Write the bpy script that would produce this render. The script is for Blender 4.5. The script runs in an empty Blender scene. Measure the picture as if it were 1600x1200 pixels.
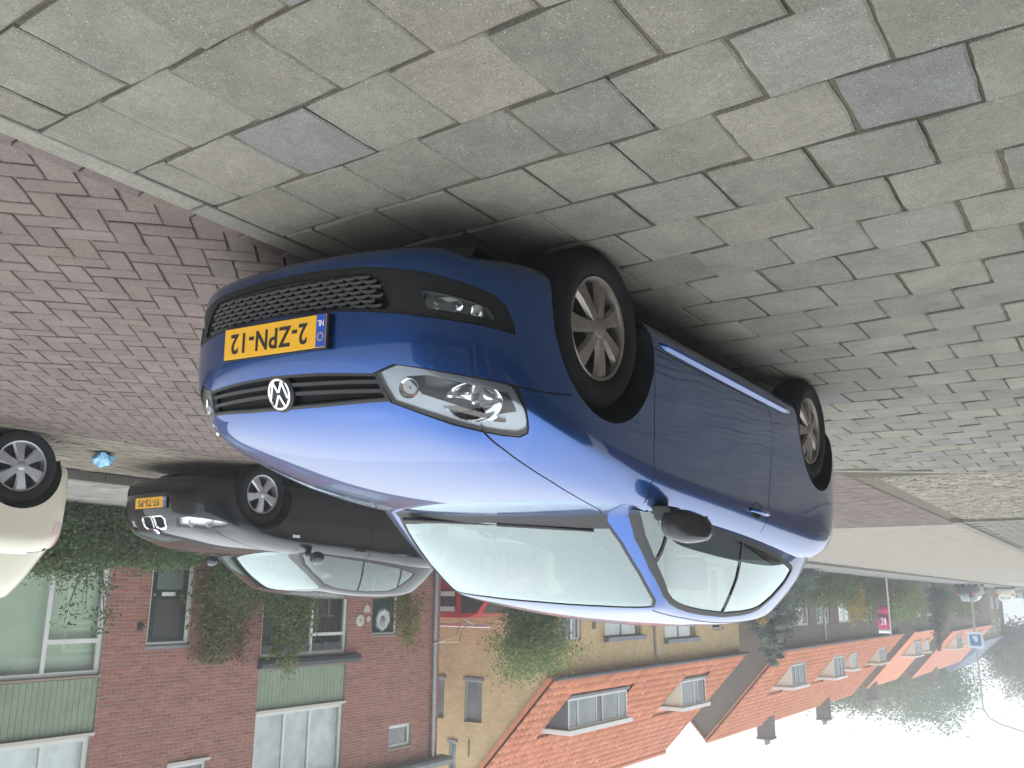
import bpy, bmesh, math, random
import numpy as np
from mathutils import Vector, Matrix
from mathutils import noise as mnoise
from mathutils.bvhtree import BVHTree
R_ = math.radians
SC = bpy.context.scene
COL = SC.collection
random.seed(7)

# ------------------------------------------------------------------ camera
CAM_F, CAM_P, CAM_R, CAM_Y = 1387.0, R_(13.4), R_(0.5), R_(34.35)
CAM_C = Vector((-2.43, -0.835, 1.28))
_s, _c, _sp, _cp = math.sin(CAM_Y), math.cos(CAM_Y), math.sin(CAM_P), math.cos(CAM_P)
_R = Vector((_c, -_s, 0)); _FW = Vector((_s*_cp, _c*_cp, -_sp)); _UP = Vector((_s*_sp, _c*_sp, _cp))
_eu = _R*math.cos(CAM_R) + _UP*math.sin(CAM_R)
_ev = _R*math.sin(CAM_R) - _UP*math.cos(CAM_R)
cam = bpy.data.objects.new('camera', bpy.data.cameras.new('camera'))
COL.objects.link(cam)
_X, _Y, _Z = -_eu, _ev, -_FW          # the phone was held upside down
cam.matrix_world = Matrix(((_X.x, _Y.x, _Z.x, CAM_C.x), (_X.y, _Y.y, _Z.y, CAM_C.y), (_X.z, _Y.z, _Z.z, CAM_C.z), (0, 0, 0, 1)))
cam.data.sensor_width = 36; cam.data.lens = CAM_F/1600*36
cam.data.clip_start = 0.05; cam.data.clip_end = 3000
SC.camera = cam

# ------------------------------------------------------------------ sky and sun (thin bright overcast)
SUN_EL, SUN_AZ = R_(52), R_(115)       # azimuth: clockwise from +Y
world = bpy.data.worlds.new('World'); SC.world = world; world.use_nodes = True
wn, wl = world.node_tree.nodes, world.node_tree.links
wn.clear()
wo = wn.new('ShaderNodeOutputWorld'); wb = wn.new('ShaderNodeBackground')
sky = wn.new('ShaderNodeTexSky'); sky.sky_type = 'NISHITA'; sky.sun_disc = False
sky.sun_elevation = SUN_EL; sky.sun_rotation = SUN_AZ
sky.air_density = 1.0; sky.dust_density = 4.0; sky.ozone_density = 1.0
hs = wn.new('ShaderNodeHueSaturation'); hs.inputs['Saturation'].default_value = 0.35
# overcast dome: about two and a half times brighter overhead than at the horizon, as real cloud cover is
wtc = wn.new('ShaderNodeTexCoord'); wsp = wn.new('ShaderNodeSeparateXYZ'); wl.new(wtc.outputs['Generated'], wsp.inputs[0])
wmr = wn.new('ShaderNodeMapRange'); wmr.inputs[1].default_value = 0.0; wmr.inputs[2].default_value = 1.0
wmr.inputs[3].default_value = 8.6; wmr.inputs[4].default_value = 21.0; wl.new(wsp.outputs[2], wmr.inputs[0])
wsc = wn.new('ShaderNodeVectorMath'); wsc.operation = 'SCALE'; wsc.inputs[0].default_value = (.945, 1.0, 1.04); wl.new(wmr.outputs[0], wsc.inputs['Scale'])
mixw = wn.new('ShaderNodeMix'); mixw.data_type = 'RGBA'; mixw.inputs[0].default_value = 0.85
wl.new(sky.outputs[0], hs.inputs['Color']); wl.new(hs.outputs[0], mixw.inputs[6]); wl.new(wsc.outputs[0], mixw.inputs[7])
wl.new(mixw.outputs[2], wb.inputs[0]); wb.inputs[1].default_value = 0.15
wl.new(wb.outputs[0], wo.inputs[0])
sun = bpy.data.objects.new('sun', bpy.data.lights.new('sun', 'SUN')); COL.objects.link(sun)
sun.data.energy = 0.8; sun.data.angle = R_(100); sun.data.color = (1.0, 0.96, 0.9)
_sd = Vector((math.sin(SUN_AZ)*math.cos(SUN_EL), math.cos(SUN_AZ)*math.cos(SUN_EL), math.sin(SUN_EL)))
sun.rotation_euler = _sd.to_track_quat('Z', 'Y').to_euler(); sun.location = _sd*60
SC.view_settings.view_transform = 'Standard'; SC.view_settings.look = 'None'
SC.view_settings.exposure = 0.12; SC.view_settings.gamma = 1.0
SC.cycles.max_bounces = 8; SC.cycles.transparent_max_bounces = 16
SC.cycles.diffuse_bounces = 3; SC.cycles.glossy_bounces = 4; SC.cycles.transmission_bounces = 4
SC.cycles.use_denoising = True; SC.cycles.caustics_reflective = False; SC.cycles.caustics_refractive = False

# ------------------------------------------------------------------ helpers
def tag(o, label=None, cat=None, group=None, kind=None):
    if label: o['label'] = label
    if cat: o['category'] = cat
    if group: o['group'] = group
    if kind: o['kind'] = kind
    return o
def empty(name, loc=(0, 0, 0), rz=0.0, label=None, cat=None, group=None, rx=0.0):
    o = bpy.data.objects.new(name, None); COL.objects.link(o)
    o.empty_display_size = 0.1
    o.location = loc; o.rotation_euler = (rx, 0, rz)
    return tag(o, label, cat, group)
def copy_tree(o, parent=None):
    c = o.copy(); COL.objects.link(c); c.parent = parent
    for ch in list(o.children): copy_tree(ch, c)
    return c
def link_mesh(name, me, mat=None, parent=None, kind=None):
    o = bpy.data.objects.new(name, me); COL.objects.link(o)
    if mat is not None:
        for m in (mat if isinstance(mat, (list, tuple)) else [mat]): me.materials.append(m)
    if parent is not None: o.parent = parent
    if kind: o['kind'] = kind
    return o
def mesh_from(name, verts, faces, smooth=False):
    me = bpy.data.meshes.new(name); me.from_pydata([tuple(v) for v in verts], [], [tuple(f) for f in faces])
    if smooth: me.shade_smooth()
    me.update(); return me
class MB:
    """collects shapes, then builds ONE mesh object"""
    def __init__(s): s.v = []; s.f = []; s.m = []
    def add(s, vs, fs, mi=0, M=None):
        b = len(s.v)
        for v in vs: s.v.append(tuple(M @ Vector(v)) if M is not None else tuple(v))
        for f in fs: s.f.append(tuple(b+i for i in f)); s.m.append(mi)
        return s
    def box(s, x0, x1, y0, y1, z0, z1, mi=0, M=None):
        vs = [(x, y, z) for z in (z0, z1) for y in (y0, y1) for x in (x0, x1)]
        return s.add(vs, [(0, 2, 3, 1), (4, 5, 7, 6), (0, 1, 5, 4), (2, 6, 7, 3), (0, 4, 6, 2), (1, 3, 7, 5)], mi, M)
    def tube(s, pts, r, n=8, mi=0, M=None, caps=True):
        pts = [Vector(p) for p in pts]; rs = r if isinstance(r, (list, tuple)) else [r]*len(pts)
        rings = []; prev = None
        for i, p in enumerate(pts):
            t = (pts[min(i+1, len(pts)-1)] - pts[max(i-1, 0)]).normalized()
            a = prev if prev is not None else (Vector((0, 0, 1)) if abs(t.z) < .9 else Vector((1, 0, 0)))
            u = (a - t*a.dot(t)).normalized(); prev = u; w = t.cross(u)
            rings.append([p + (u*math.cos(2*math.pi*k/n) + w*math.sin(2*math.pi*k/n))*rs[i] for k in range(n)])
        vs = [v for rr in rings for v in rr]; fs = []
        for i in range(len(pts)-1):
            for k in range(n): fs.append((i*n+k, i*n+(k+1) % n, (i+1)*n+(k+1) % n, (i+1)*n+k))
        if caps:
            fs.append(tuple(range(n-1, -1, -1))); fs.append(tuple((len(pts)-1)*n+k for k in range(n)))
        return s.add(vs, fs, mi, M)
    def lathe(s, prof, n=32, axis='z', mi=0, M=None):
        """prof: (radius, height) pairs, turned about an axis"""
        vs = []; fs = []
        for (r, h) in prof:
            for k in range(n):
                a = 2*math.pi*k/n; c_, s_ = r*math.cos(a), r*math.sin(a)
                vs.append((c_, s_, h) if axis == 'z' else ((c_, h, s_) if axis == 'y' else (h, c_, s_)))
        for i in range(len(prof)-1):
            for k in range(n): fs.append((i*n+k, i*n+(k+1) % n, (i+1)*n+(k+1) % n, (i+1)*n+k))
        return s.add(vs, fs, mi, M)
    def prism(s, poly, y0, y1, axis='y', mi=0, M=None):
        """poly 2D outline extruded along an axis (y: poly=(x,z); x: poly=(y,z); z: poly=(x,y))"""
        n = len(poly); mk = {'y': lambda p, d: (p[0], d, p[1]), 'x': lambda p, d: (d, p[0], p[1]), 'z': lambda p, d: (p[0], p[1], d)}[axis]
        vs = [mk(p, y0) for p in poly] + [mk(p, y1) for p in poly]
        fs = [tuple(range(n)), tuple(range(2*n-1, n-1, -1))]
        for i in range(n): fs.append((i, i+n, (i+1) % n+n, (i+1) % n))
        return s.add(vs, fs, mi, M)
    def quad(s, a, b, c, d, mi=0): return s.add([a, b, c, d], [(0, 1, 2, 3)], mi)
    def build(s, name, mat=None, parent=None, smooth=False, kind=None, bevel=0, fix=True):
        me = bpy.data.meshes.new(name); me.from_pydata(s.v, [], s.f)
        if any(s.m): me.polygons.foreach_set('material_index', s.m)
        if fix or bevel:
            bm = bmesh.new(); bm.from_mesh(me)
            if fix: bmesh.ops.recalc_face_normals(bm, faces=bm.faces)
            if bevel:
                es = [e for e in bm.edges if len(e.link_faces) == 2 and e.calc_face_angle(0) > .5]
                bmesh.ops.bevel(bm, geom=es, offset=bevel, segments=2, affect='EDGES', profile=.5, clamp_overlap=True)
            bm.to_mesh(me); bm.free()
        if smooth:
            me.shade_smooth()
            try: me.set_sharp_from_angle(angle=R_(38))
            except Exception: pass
        me.update()
        return link_mesh(name, me, mat, parent, kind)

# ------------------------------------------------------------------ materials
MATS = {}
def nt(name):
    m = bpy.data.materials.new(name); m.use_nodes = True
    return m, m.node_tree.nodes, m.node_tree.links, m.node_tree.nodes['Principled BSDF']
def ramp(n, stops, interp='LINEAR'):
    r = n.new('ShaderNodeValToRGB'); cr = r.color_ramp; cr.interpolation = interp
    while len(cr.elements) < len(stops): cr.elements.new(.5)
    for e, (p, c) in zip(cr.elements, stops):
        e.position = p; e.color = (*c, 1) if len(c) == 3 else c
    return r
def mixc(n, l, fac, a, b, mode='MIX'):
    m = n.new('ShaderNodeMix'); m.data_type = 'RGBA'; m.blend_type = mode
    for sock, v in ((m.inputs[0], fac), (m.inputs[6], a), (m.inputs[7], b)):
        if isinstance(v, (int, float)): sock.default_value = v
        elif isinstance(v, tuple): sock.default_value = (*v, 1) if len(v) == 3 else v
        else: l.new(v, sock)
    return m.outputs[2]
def noise_n(n, l, scale, detail=4, rough=.55, vec=None, dim='3D'):
    t = n.new('ShaderNodeTexNoise'); t.inputs['Scale'].default_value = scale
    t.inputs['Detail'].default_value = detail; t.inputs['Roughness'].default_value = rough
    if vec is not None: l.new(vec, t.inputs['Vector'])
    return t
def coords(n, which='Object'):
    return n.new('ShaderNodeTexCoord').outputs[which]
def wpos(n): return n.new('ShaderNodeNewGeometry').outputs['Position']
def bump(n, l, h, strength=.3, dist=.01):
    b = n.new('ShaderNodeBump'); b.inputs['Strength'].default_value = strength; b.inputs['Distance'].default_value = dist
    l.new(h, b.inputs['Height']); return b.outputs[0]
def plain(name, col, rough=.5, metal=0.0, spec=.5, coat=0.0, var=0.0, vscale=6.0, bumps=0.0, bscale=60, emit=None, ior=None):
    """principled material with optional patchy colour variation and fine relief"""
    if name in MATS: return MATS[name]
    m, n, l, p = nt(name)
    p.inputs['Roughness'].default_value = rough; p.inputs['Metallic'].default_value = metal
    p.inputs['Specular IOR Level'].default_value = spec; p.inputs['Coat Weight'].default_value = coat
    p.inputs['Coat Roughness'].default_value = .03
    if ior: p.inputs['IOR'].default_value = ior
    if var > 0:
        t = noise_n(n, l, vscale, 5, .6, wpos(n))
        r = ramp(n, [(.3, tuple(max(0, c*(1-var)) for c in col)), (.7, tuple(min(1, c*(1+var)) for c in col))])
        l.new(t.outputs[0], r.inputs[0]); l.new(r.outputs[0], p.inputs['Base Color'])
        mr = n.new('ShaderNodeMapRange'); mr.inputs[3].default_value = max(.02, rough-.08); mr.inputs[4].default_value = min(1, rough+.1)
        l.new(t.outputs[0], mr.inputs[0]); l.new(mr.outputs[0], p.inputs['Roughness'])
    else: p.inputs['Base Color'].default_value = (*col, 1)
    if bumps > 0:
        t2 = noise_n(n, l, bscale, 3, .6, wpos(n)); l.new(bump(n, l, t2.outputs[0], bumps, .004), p.inputs['Normal'])
    MATS[name] = m; return m
def glass(name, tint=(.75, .9, .86), ior=1.52, refl=1.0, rough=0.0, mir=(1, 1, 1)):
    """thin pane: tinted see-through plus Fresnel mirror"""
    if name in MATS: return MATS[name]
    m, n, l, p = nt(name); n.remove(p); out = n['Material Output']
    tr = n.new('ShaderNodeBsdfTransparent'); tr.inputs[0].default_value = (*tint, 1)
    gl = n.new('ShaderNodeBsdfGlossy'); gl.inputs['Roughness'].default_value = rough; gl.inputs[0].default_value = (*mir, 1)
    fr = n.new('ShaderNodeFresnel'); ge = n.new('ShaderNodeNewGeometry')
    sw = n.new('ShaderNodeMapRange'); sw.inputs[3].default_value = ior; sw.inputs[4].default_value = 1/ior      # a thin pane mirrors alike from both sides
    l.new(ge.outputs['Backfacing'], sw.inputs[0]); l.new(sw.outputs[0], fr.inputs['IOR'])
    mu = n.new('ShaderNodeMath'); mu.operation = 'MULTIPLY'; mu.inputs[1].default_value = refl; mu.use_clamp = True
    mx = n.new('ShaderNodeMixShader')
    l.new(fr.outputs[0], mu.inputs[0]); l.new(mu.outputs[0], mx.inputs[0]); l.new(tr.outputs[0], mx.inputs[1]); l.new(gl.outputs[0], mx.inputs[2])
    l.new(mx.outputs[0], out.inputs['Surface']); MATS[name] = m; return m
# ------------------------------------------------------------------ ground, paving, kerbs, road
PSL = .022                                     # cross fall of the near pavement
def pav_z(x): return -PSL*x if x < 0 else 0.0
ROAD_Z = -.054
def proj(p):                                   # photo pixel of a point (used only to rank pieces by size in view)
    d = Vector(p)-CAM_C; dep = d.dot(_FW)
    if dep < .05: return None
    return 800+CAM_F*d.dot(_X)/dep, 600-CAM_F*d.dot(_Y)/dep, dep
def stone_mat(name, cols, speck=.5, scale=1.0, rough=.85, moss=0.0, bumpd=.5):
    """cols: weighted colour list picked per piece"""
    m, n, l, p = nt(name)
    oi = n.new('ShaderNodeObjectInfo'); ge = n.new('ShaderNodeNewGeometry')
    ad = n.new('ShaderNodeMath'); ad.operation = 'ADD'; l.new(oi.outputs['Random'], ad.inputs[0]); l.new(ge.outputs['Random Per Island'], ad.inputs[1])
    fr = n.new('ShaderNodeMath'); fr.operation = 'FRACT'; l.new(ad.outputs[0], fr.inputs[0])
    r = ramp(n, [(i/len(cols), c) for i, c in enumerate(cols)], 'CONSTANT'); l.new(fr.outputs[0], r.inputs[0])
    # per piece lightness jitter
    m2 = n.new('ShaderNodeMath'); m2.operation = 'MULTIPLY'; m2.inputs[1].default_value = 37.7; l.new(fr.outputs[0], m2.inputs[0])
    f2 = n.new('ShaderNodeMath'); f2.operation = 'FRACT'; l.new(m2.outputs[0], f2.inputs[0])
    mr = n.new('ShaderNodeMapRange'); mr.inputs[3].default_value = .91; mr.inputs[4].default_value = 1.09; l.new(f2.outputs[0], mr.inputs[0])
    pos = wpos(n)
    big = noise_n(n, l, 5*scale, 6, .6, pos); mid = noise_n(n, l, 38*scale, 5, .7, pos); fine = noise_n(n, l, 240*scale, 3, .75, pos)
    jr = n.new('ShaderNodeMapRange'); jr.inputs[1].default_value = .25; jr.inputs[2].default_value = .75; jr.inputs[3].default_value = .84; jr.inputs[4].default_value = 1.16; l.new(mid.outputs[0], jr.inputs[0])
    fr2 = n.new('ShaderNodeMapRange'); fr2.inputs[1].default_value = .3; fr2.inputs[2].default_value = .7; fr2.inputs[3].default_value = .58; fr2.inputs[4].default_value = 1.42; l.new(fine.outputs[0], fr2.inputs[0])
    bg = n.new('ShaderNodeMapRange'); bg.inputs[1].default_value = .3; bg.inputs[2].default_value = .7; bg.inputs[3].default_value = .84; bg.inputs[4].default_value = 1.16; l.new(big.outputs[0], bg.inputs[0])
    v = None
    for q in (mr, jr, fr2, bg):
        if v is None: v = q.outputs[0]; continue
        mm = n.new('ShaderNodeMath'); mm.operation = 'MULTIPLY'; l.new(v, mm.inputs[0]); l.new(q.outputs[0], mm.inputs[1]); v = mm.outputs[0]
    vm = n.new('ShaderNodeVectorMath'); vm.operation = 'SCALE'; l.new(r.outputs[0], vm.inputs[0]); l.new(v, vm.inputs['Scale'])
    c = vm.outputs[0]
    if speck > 0:                              # pale and dark grit showing in the face
        vo = n.new('ShaderNodeTexVoronoi'); vo.inputs['Scale'].default_value = 95*scale; l.new(pos, vo.inputs['Vector'])
        vr = ramp(n, [(.10, (1, 1, 1)), (.19, (0, 0, 0))]); l.new(vo.outputs['Distance'], vr.inputs[0])
        wn_ = n.new('ShaderNodeTexWhiteNoise'); l.new(vo.outputs['Position'], wn_.inputs['Vector'])
        th = ramp(n, [(.70, (0, 0, 0)), (.76, (1, 1, 1))]); l.new(wn_.outputs['Value'], th.inputs[0])
        mk = n.new('ShaderNodeMath'); mk.operation = 'MULTIPLY'; l.new(vr.outputs[0], mk.inputs[0]); l.new(th.outputs[0], mk.inputs[1])
        m4 = n.new('ShaderNodeMath'); m4.operation = 'MULTIPLY'; l.new(mk.outputs[0], m4.inputs[0]); m4.inputs[1].default_value = speck
        c = mixc(n, l, m4.outputs[0], c, (.42, .41, .37))
        th2 = ramp(n, [(.16, (1, 1, 1)), (.20, (0, 0, 0))]); l.new(wn_.outputs['Value'], th2.inputs[0])
        mk2 = n.new('ShaderNodeMath'); mk2.operation = 'MULTIPLY'; l.new(vr.outputs[0], mk2.inputs[0]); l.new(th2.outputs[0], mk2.inputs[1])
        c = mixc(n, l, mk2.outputs[0], c, (.045, .043, .04))
    if moss > 0:
        mo = noise_n(n, l, 9, 5, .7, pos); rr = ramp(n, [(.56, (0, 0, 0)), (.72, (moss, moss, moss))]); l.new(mo.outputs[0], rr.inputs[0])
        c = mixc(n, l, rr.outputs[0], c, (.085, .088, .045))
    l.new(c, p.inputs['Base Color']); p.inputs['Roughness'].default_value = rough; p.inputs['Specular IOR Level'].default_value = .3
    hh = n.new('ShaderNodeMath'); hh.operation = 'ADD'; l.new(fine.outputs[0], hh.inputs[0]); l.new(mid.outputs[0], hh.inputs[1])
    l.new(bump(n, l, hh.outputs[0], bumpd, .003), p.inputs['Normal'])
    MATS[name] = m; return m
M_SLAB = stone_mat('slab_concrete', [(.150, .141, .119), (.145, .136, .115), (.155, .146, .123), (.148, .139, .117), (.139, .131, .111), (.152, .142, .119), (.146, .140, .121), (.149, .140, .118), (.132, .125, .107), (.157, .149, .127), (.146, .138, .116), (.150, .141, .119), (.134, .134, .125), (.148, .139, .117), (.151, .141, .118), (.142, .134, .113)], .85, moss=.15)
M_JOINT = stone_mat('joint_sand', [(.075, .067, .047)], .3, moss=.6, rough=.95)
M_KERB = stone_mat('kerb_concrete', [(.165, .158, .135), (.155, .149, .128), (.172, .165, .142)], .35, moss=.2)
M_CLINK = stone_mat('purple_brick', [(.121, .093, .083), (.115, .088, .080), (.127, .098, .088), (.118, .092, .085), (.124, .094, .083), (.110, .086, .080), (.122, .096, .087)], .15, rough=.8, bumpd=.6)
M_CLJ = stone_mat('brick_joint', [(.098, .082, .064)], .5, moss=.35, rough=.95)
M_TAN = stone_mat('tan_cobble', [(.205, .188, .150), (.175, .160, .128), (.23, .212, .172), (.19, .175, .14), (.16, .147, .118)], .0, moss=.12, bumpd=.8)
M_GCOB = stone_mat('grey_brown_cobble', [(.170, .150, .118), (.150, .134, .108), (.185, .164, .13), (.16, .138, .112)], .1, moss=.25, bumpd=.8)
M_ASPH = stone_mat('old_asphalt', [(.205, .183, .152)], .25, scale=.6, moss=.1)
M_SOIL = stone_mat('garden_soil', [(.055, .055, .034)], .1, moss=.9, rough=.95)
M_TILEG = stone_mat('grey_tile', [(.19, .185, .16), (.165, .16, .145), (.21, .20, .175), (.18, .178, .16)], .3, moss=.15)

def prism_piece(poly, h, inset=.005, drop=.004, jit=0.0):
    """flat stone from a 2D outline centred on its middle, top face at z=0, arrissed edge"""
    n = len(poly); cx = sum(p[0] for p in poly)/n; cy = sum(p[1] for p in poly)/n
    top = []
    for i in range(n):
        a, b, c = poly[i-1], poly[i], poly[(i+1) % n]
        d = math.hypot(b[0]-cx, b[1]-cy) or 1; k = max(.3, 1-inset*1.4/d)
        top.append((cx+(b[0]-cx)*k+random.uniform(-jit, jit), cy+(b[1]-cy)*k+random.uniform(-jit, jit), 0))
    mid = [(p[0]+random.uniform(-jit, jit), p[1]+random.uniform(-jit, jit), -drop) for p in poly]
    bot = [(p[0], p[1], -h) for p in poly]
    vs = top+mid+bot; fs = [tuple(range(n))]
    for i in range(n):
        j = (i+1) % n
        fs += [(i, n+i, n+j, j), (n+i, 2*n+i, 2*n+j, n+j)]
    return vs, fs
def area2(P): return .5*sum(P[i-1][0]*P[i][1]-P[i][0]*P[i-1][1] for i in range(len(P)))
def clip_poly(P, nx, ny, c):
    """keep the part with nx*x+ny*y >= c"""
    out = []
    for i in range(len(P)):
        a, b = P[i-1], P[i]; da, db = nx*a[0]+ny*a[1]-c, nx*b[0]+ny*b[1]-c
        if (da >= 0) != (db >= 0):
            t = da/(da-db); out.append((a[0]+(b[0]-a[0])*t, a[1]+(b[1]-a[1])*t))
        if db >= 0: out.append(b)
    return out
def rough_poly(x0, x1, y0, y1, n=4, j=.002):
    """a rectangle with slightly wandering, chipped sides"""
    P = []
    for (ax, ay, bx, by) in ((x0, y0, x1, y0), (x1, y0, x1, y1), (x1, y1, x0, y1), (x0, y1, x0, y0)):
        for k in range(n):
            t = k/n; nx, ny = (by-ay), -(bx-ax); L = math.hypot(nx, ny)
            o = random.uniform(-j, j) if k else 0
            if k == 0: P.append((ax+(-1 if ax > x0+1e-6 else 1)*j*random.random()*2, ay+(-1 if ay > y0+1e-6 else 1)*j*random.random()*2))
            else: P.append((ax+(bx-ax)*t+nx/L*o, ay+(by-ay)*t+ny/L*o))
    return P
def lay_pieces(parent, name, mat, pieces, limit, rest_name):
    """pieces: (mesh_key_or_polygon, x, y, z, rx, ry, rz); the `limit` biggest in view become objects, the rest one stuff mesh"""
    ranked = []
    for q in pieces:
        pr_ = proj((q[1], q[2], q[3]))
        inside = pr_ is not None and -40 < pr_[0] < 1640 and -40 < pr_[1] < 1240
        ranked.append((0 if inside else 1, pr_[2] if pr_ else 99, q))
    ranked.sort(key=lambda t: (t[0], t[1]))
    single = ranked[:limit]; rest = ranked[limit:]
    for _, _, q in single:
        me = q[0]
        if not isinstance(me, bpy.types.Mesh):
            vs, fs = me; me = mesh_from(name, vs, fs)
        if not me.materials: me.materials.append(mat)
        o = bpy.data.objects.new(name, me); COL.objects.link(o); o.parent = parent
        o.location = q[1:4]; o.rotation_euler = q[4:7]
    if rest:
        V = []; F = []; b = 0
        for _, _, q in rest:
            if isinstance(q[0], bpy.types.Mesh): vs = [v.co for v in q[0].vertices]; fs = [tuple(p.vertices) for p in q[0].polygons]
            else: vs, fs = q[0]
            Mx = Matrix.Translation(q[1:4]) @ Matrix.Rotation(q[6], 4, 'Z') @ Matrix.Rotation(q[5], 4, 'Y') @ Matrix.Rotation(q[4], 4, 'X')
            V += [tuple(Mx @ Vector(v)) for v in vs]; F += [tuple(b+i for i in f) for f in fs]; b += len(vs)
        o = link_mesh(rest_name, mesh_from(rest_name, V, F), mat, parent, 'stuff')
def sheet(name, x0, x1, y0, y1, z, mat, kind='structure', dz=0.0):
    m = MB(); m.quad((x0, y0, z+dz), (x1, y0, z), (x1, y1, z), (x0, y1, z+dz)); return m.build(name, mat, None, kind=kind)

sheet('ground', -400, 500, -120, 900, -.14, M_SOIL)
# --- near pavement of 30 cm slabs
S = .303
pavement = sheet('pavement', -9, 0, -3.5, 9.35, -.011, M_JOINT, dz=9*PSL)
slab_meshes = [mesh_from('slab', *prism_piece(rough_poly(-.1460, .1460, -.1460, .1460, 5, .0024), .05, .006, .004)) for _ in range(10)]
half_meshes = [mesh_from('slab', *prism_piece(rough_poly(-.0715, .0715, -.147, .147, 4, .002), .05, .005, .004)) for _ in range(3)]
pcs = []; rnd = random.Random(3)
def end_y(x): return 8.62-x*.52 if x > -1.7 else 9.5
for r_ in range(-10, 32):
    y = (r_+.5)*S
    odd = r_ % 2 != 0
    j = 0
    xs_ = []
    if not odd: xs_.append((S/4, True)); x = S/2
    else: x = 0
    while x < 8.2:
        xs_.append((x+S/2, False)); x += S
    for (cx, hf) in xs_:
        if y > end_y(-cx)-.15: continue
        jx, jy = rnd.uniform(-.003, .003), rnd.uniform(-.003, .003)
        me = rnd.choice(half_meshes if hf else slab_meshes)
        pcs.append((me, -cx+jx, y+jy, pav_z(-cx)+rnd.uniform(-.0025, .0025), rnd.uniform(-.004, .004), math.atan(PSL)+rnd.uniform(-.004, .004), rnd.uniform(-.006, .006)+(0 if hf else rnd.choice((0, math.pi)))))
lay_pieces(pavement, 'slab', M_SLAB, pcs, 300, 'far_slabs')
# light kerb band closing the pavement at the side entrance
band = tag(MB().box(-9, -8.99, 9.6, 9.61, -.1, -.09).build('edging_band', M_KERB), kind='structure')
for k in range(8):
    x0, x1 = -.02-k*1.0, -.02-(k+1)*1.0+.008
    m = MB(); y0, y1 = min(9.5, end_y(x0)-.10), min(9.5, end_y(x1)-.10)
    z0, z1 = pav_z(x0), pav_z(x1)
    vs = [(x0, y0, z0+.002), (x1, y1, z1+.002), (x1, y1+.12, z1+.002), (x0, y0+.12, z0+.002)]
    m.add(vs+[(v[0], v[1], v[2]-.2) for v in vs], [(0, 1, 2, 3), (0, 4, 5, 1), (1, 5, 6, 2), (2, 6, 7, 3), (3, 7, 4, 0)]); m.build('edging_stone', M_KERB, band, bevel=.008)
# --- near kerb
kerb = tag(MB().box(.008, .092, -4, 9.0, -.2, -.02).build('kerb', M_JOINT), kind='structure')
for k in range(14):
    y0 = -4.03+k*1.003-.10; y1 = y0+.996
    if y0 > 8.5: break
    y1 = min(y1, 8.55)
    m = MB(); m.box(.004, .098, y0, y1, -.19, .002+rnd.uniform(-.002, .002)); m.build('kerb_stone', M_KERB, kerb, bevel=.009)
# --- brick road
road = sheet('road', -.2, 7.3, -6, 30, ROAD_Z-.008, M_CLJ)
W = .1055
def hb(x0, x1, y0, y1):
    """45 degree herringbone covering a rectangle: list of brick rectangles (centre, angle)"""
    c45 = math.sqrt(.5); out = []
    ctr = ((x0+x1)/2, (y0+y1)/2); R0 = int(math.hypot(x1-x0, y1-y0)/2/W)+4
    for c in range(-R0, R0):
        for r_ in range(-R0, R0):
            t = (c-r_) % 4
            if t == 0: a, b, ang = (c+1)*W, (r_+.5)*W, 0
            elif t == 3: a, b, ang = (c+.5)*W, (r_+1)*W, math.pi/2
            else: continue
            X = ctr[0]+(a-b)*c45; Y = ctr[1]+(a+b)*c45
            if x0-.12 < X < x1+.12 and y0-.12 < Y < y1+.12: out.append((X, Y, ang+math.pi/4))
    return out
br_meshes = [mesh_from('road_brick', *prism_piece(rough_poly(-.1015, .1015, -.0485, .0485, 3, .0012), .03, .0035, .003)) for _ in range(8)]
pcs = []
RX0, RX1 = .215, 5.05
for (X, Y, a) in hb(RX0, RX1, -1.5, 17.2):
    ex = abs(math.cos(a))*.1015+abs(math.sin(a))*.0485
    z = ROAD_Z+rnd.uniform(-.003, .003)
    if -3 < Y < 17.4:
        if X-ex > RX0 and X+ex < RX1 or Y > 8.85 and X-ex > -.26 and X+ex < RX1:
            pcs.append((rnd.choice(br_meshes), X+rnd.uniform(-.0015, .0015), Y+rnd.uniform(-.0015, .0015), z, rnd.uniform(-.01, .01), rnd.uniform(-.01, .01), a+rnd.uniform(-.015, .015)+rnd.choice((0, math.pi))))
        elif Y < 8.85 and X+ex > RX0 and X-ex < RX1:
            P = [(u*math.cos(a)-v*math.sin(a)+X, u*math.sin(a)+v*math.cos(a)+Y) for u, v in ((-.101, -.048), (.101, -.048), (.101, .048), (-.101, .048))]
            P = clip_poly(P, 1, 0, RX0); P = clip_poly(P, -1, 0, -RX1) if P else P
            if len(P) >= 3 and abs(area2(P)) > .0012: 
                cx = sum(p[0] for p in P)/len(P); cy = sum(p[1] for p in P)/len(P)
                pcs.append((prism_piece([(p[0]-cx, p[1]-cy) for p in P], .03, .0035, .003), cx, cy, z, 0, 0, 0))
lay_pieces(road, 'road_brick', M_CLINK, pcs, 300, 'far_road_bricks')
# stretcher course along the kerb and along the parking strip
pcs = []
for k in range(70):
    y = -3.6+k*.212
    if y < 8.6: pcs.append((rnd.choice(br_meshes), .158, y, ROAD_Z+.020+rnd.uniform(-.003, .003), -.20, 0, math.pi/2+rnd.uniform(-.02, .02)))
gutter = tag(MB().prism([(.10, -.2), (.211, -.2), (.211, ROAD_Z-.004), (.10, ROAD_Z+.014)], -4, 9.0, 'y').build('gutter_course', M_CLJ), kind='structure')
lay_pieces(gutter, 'gutter_brick', M_CLINK, pcs, 60, 'far_gutter_bricks')
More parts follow.
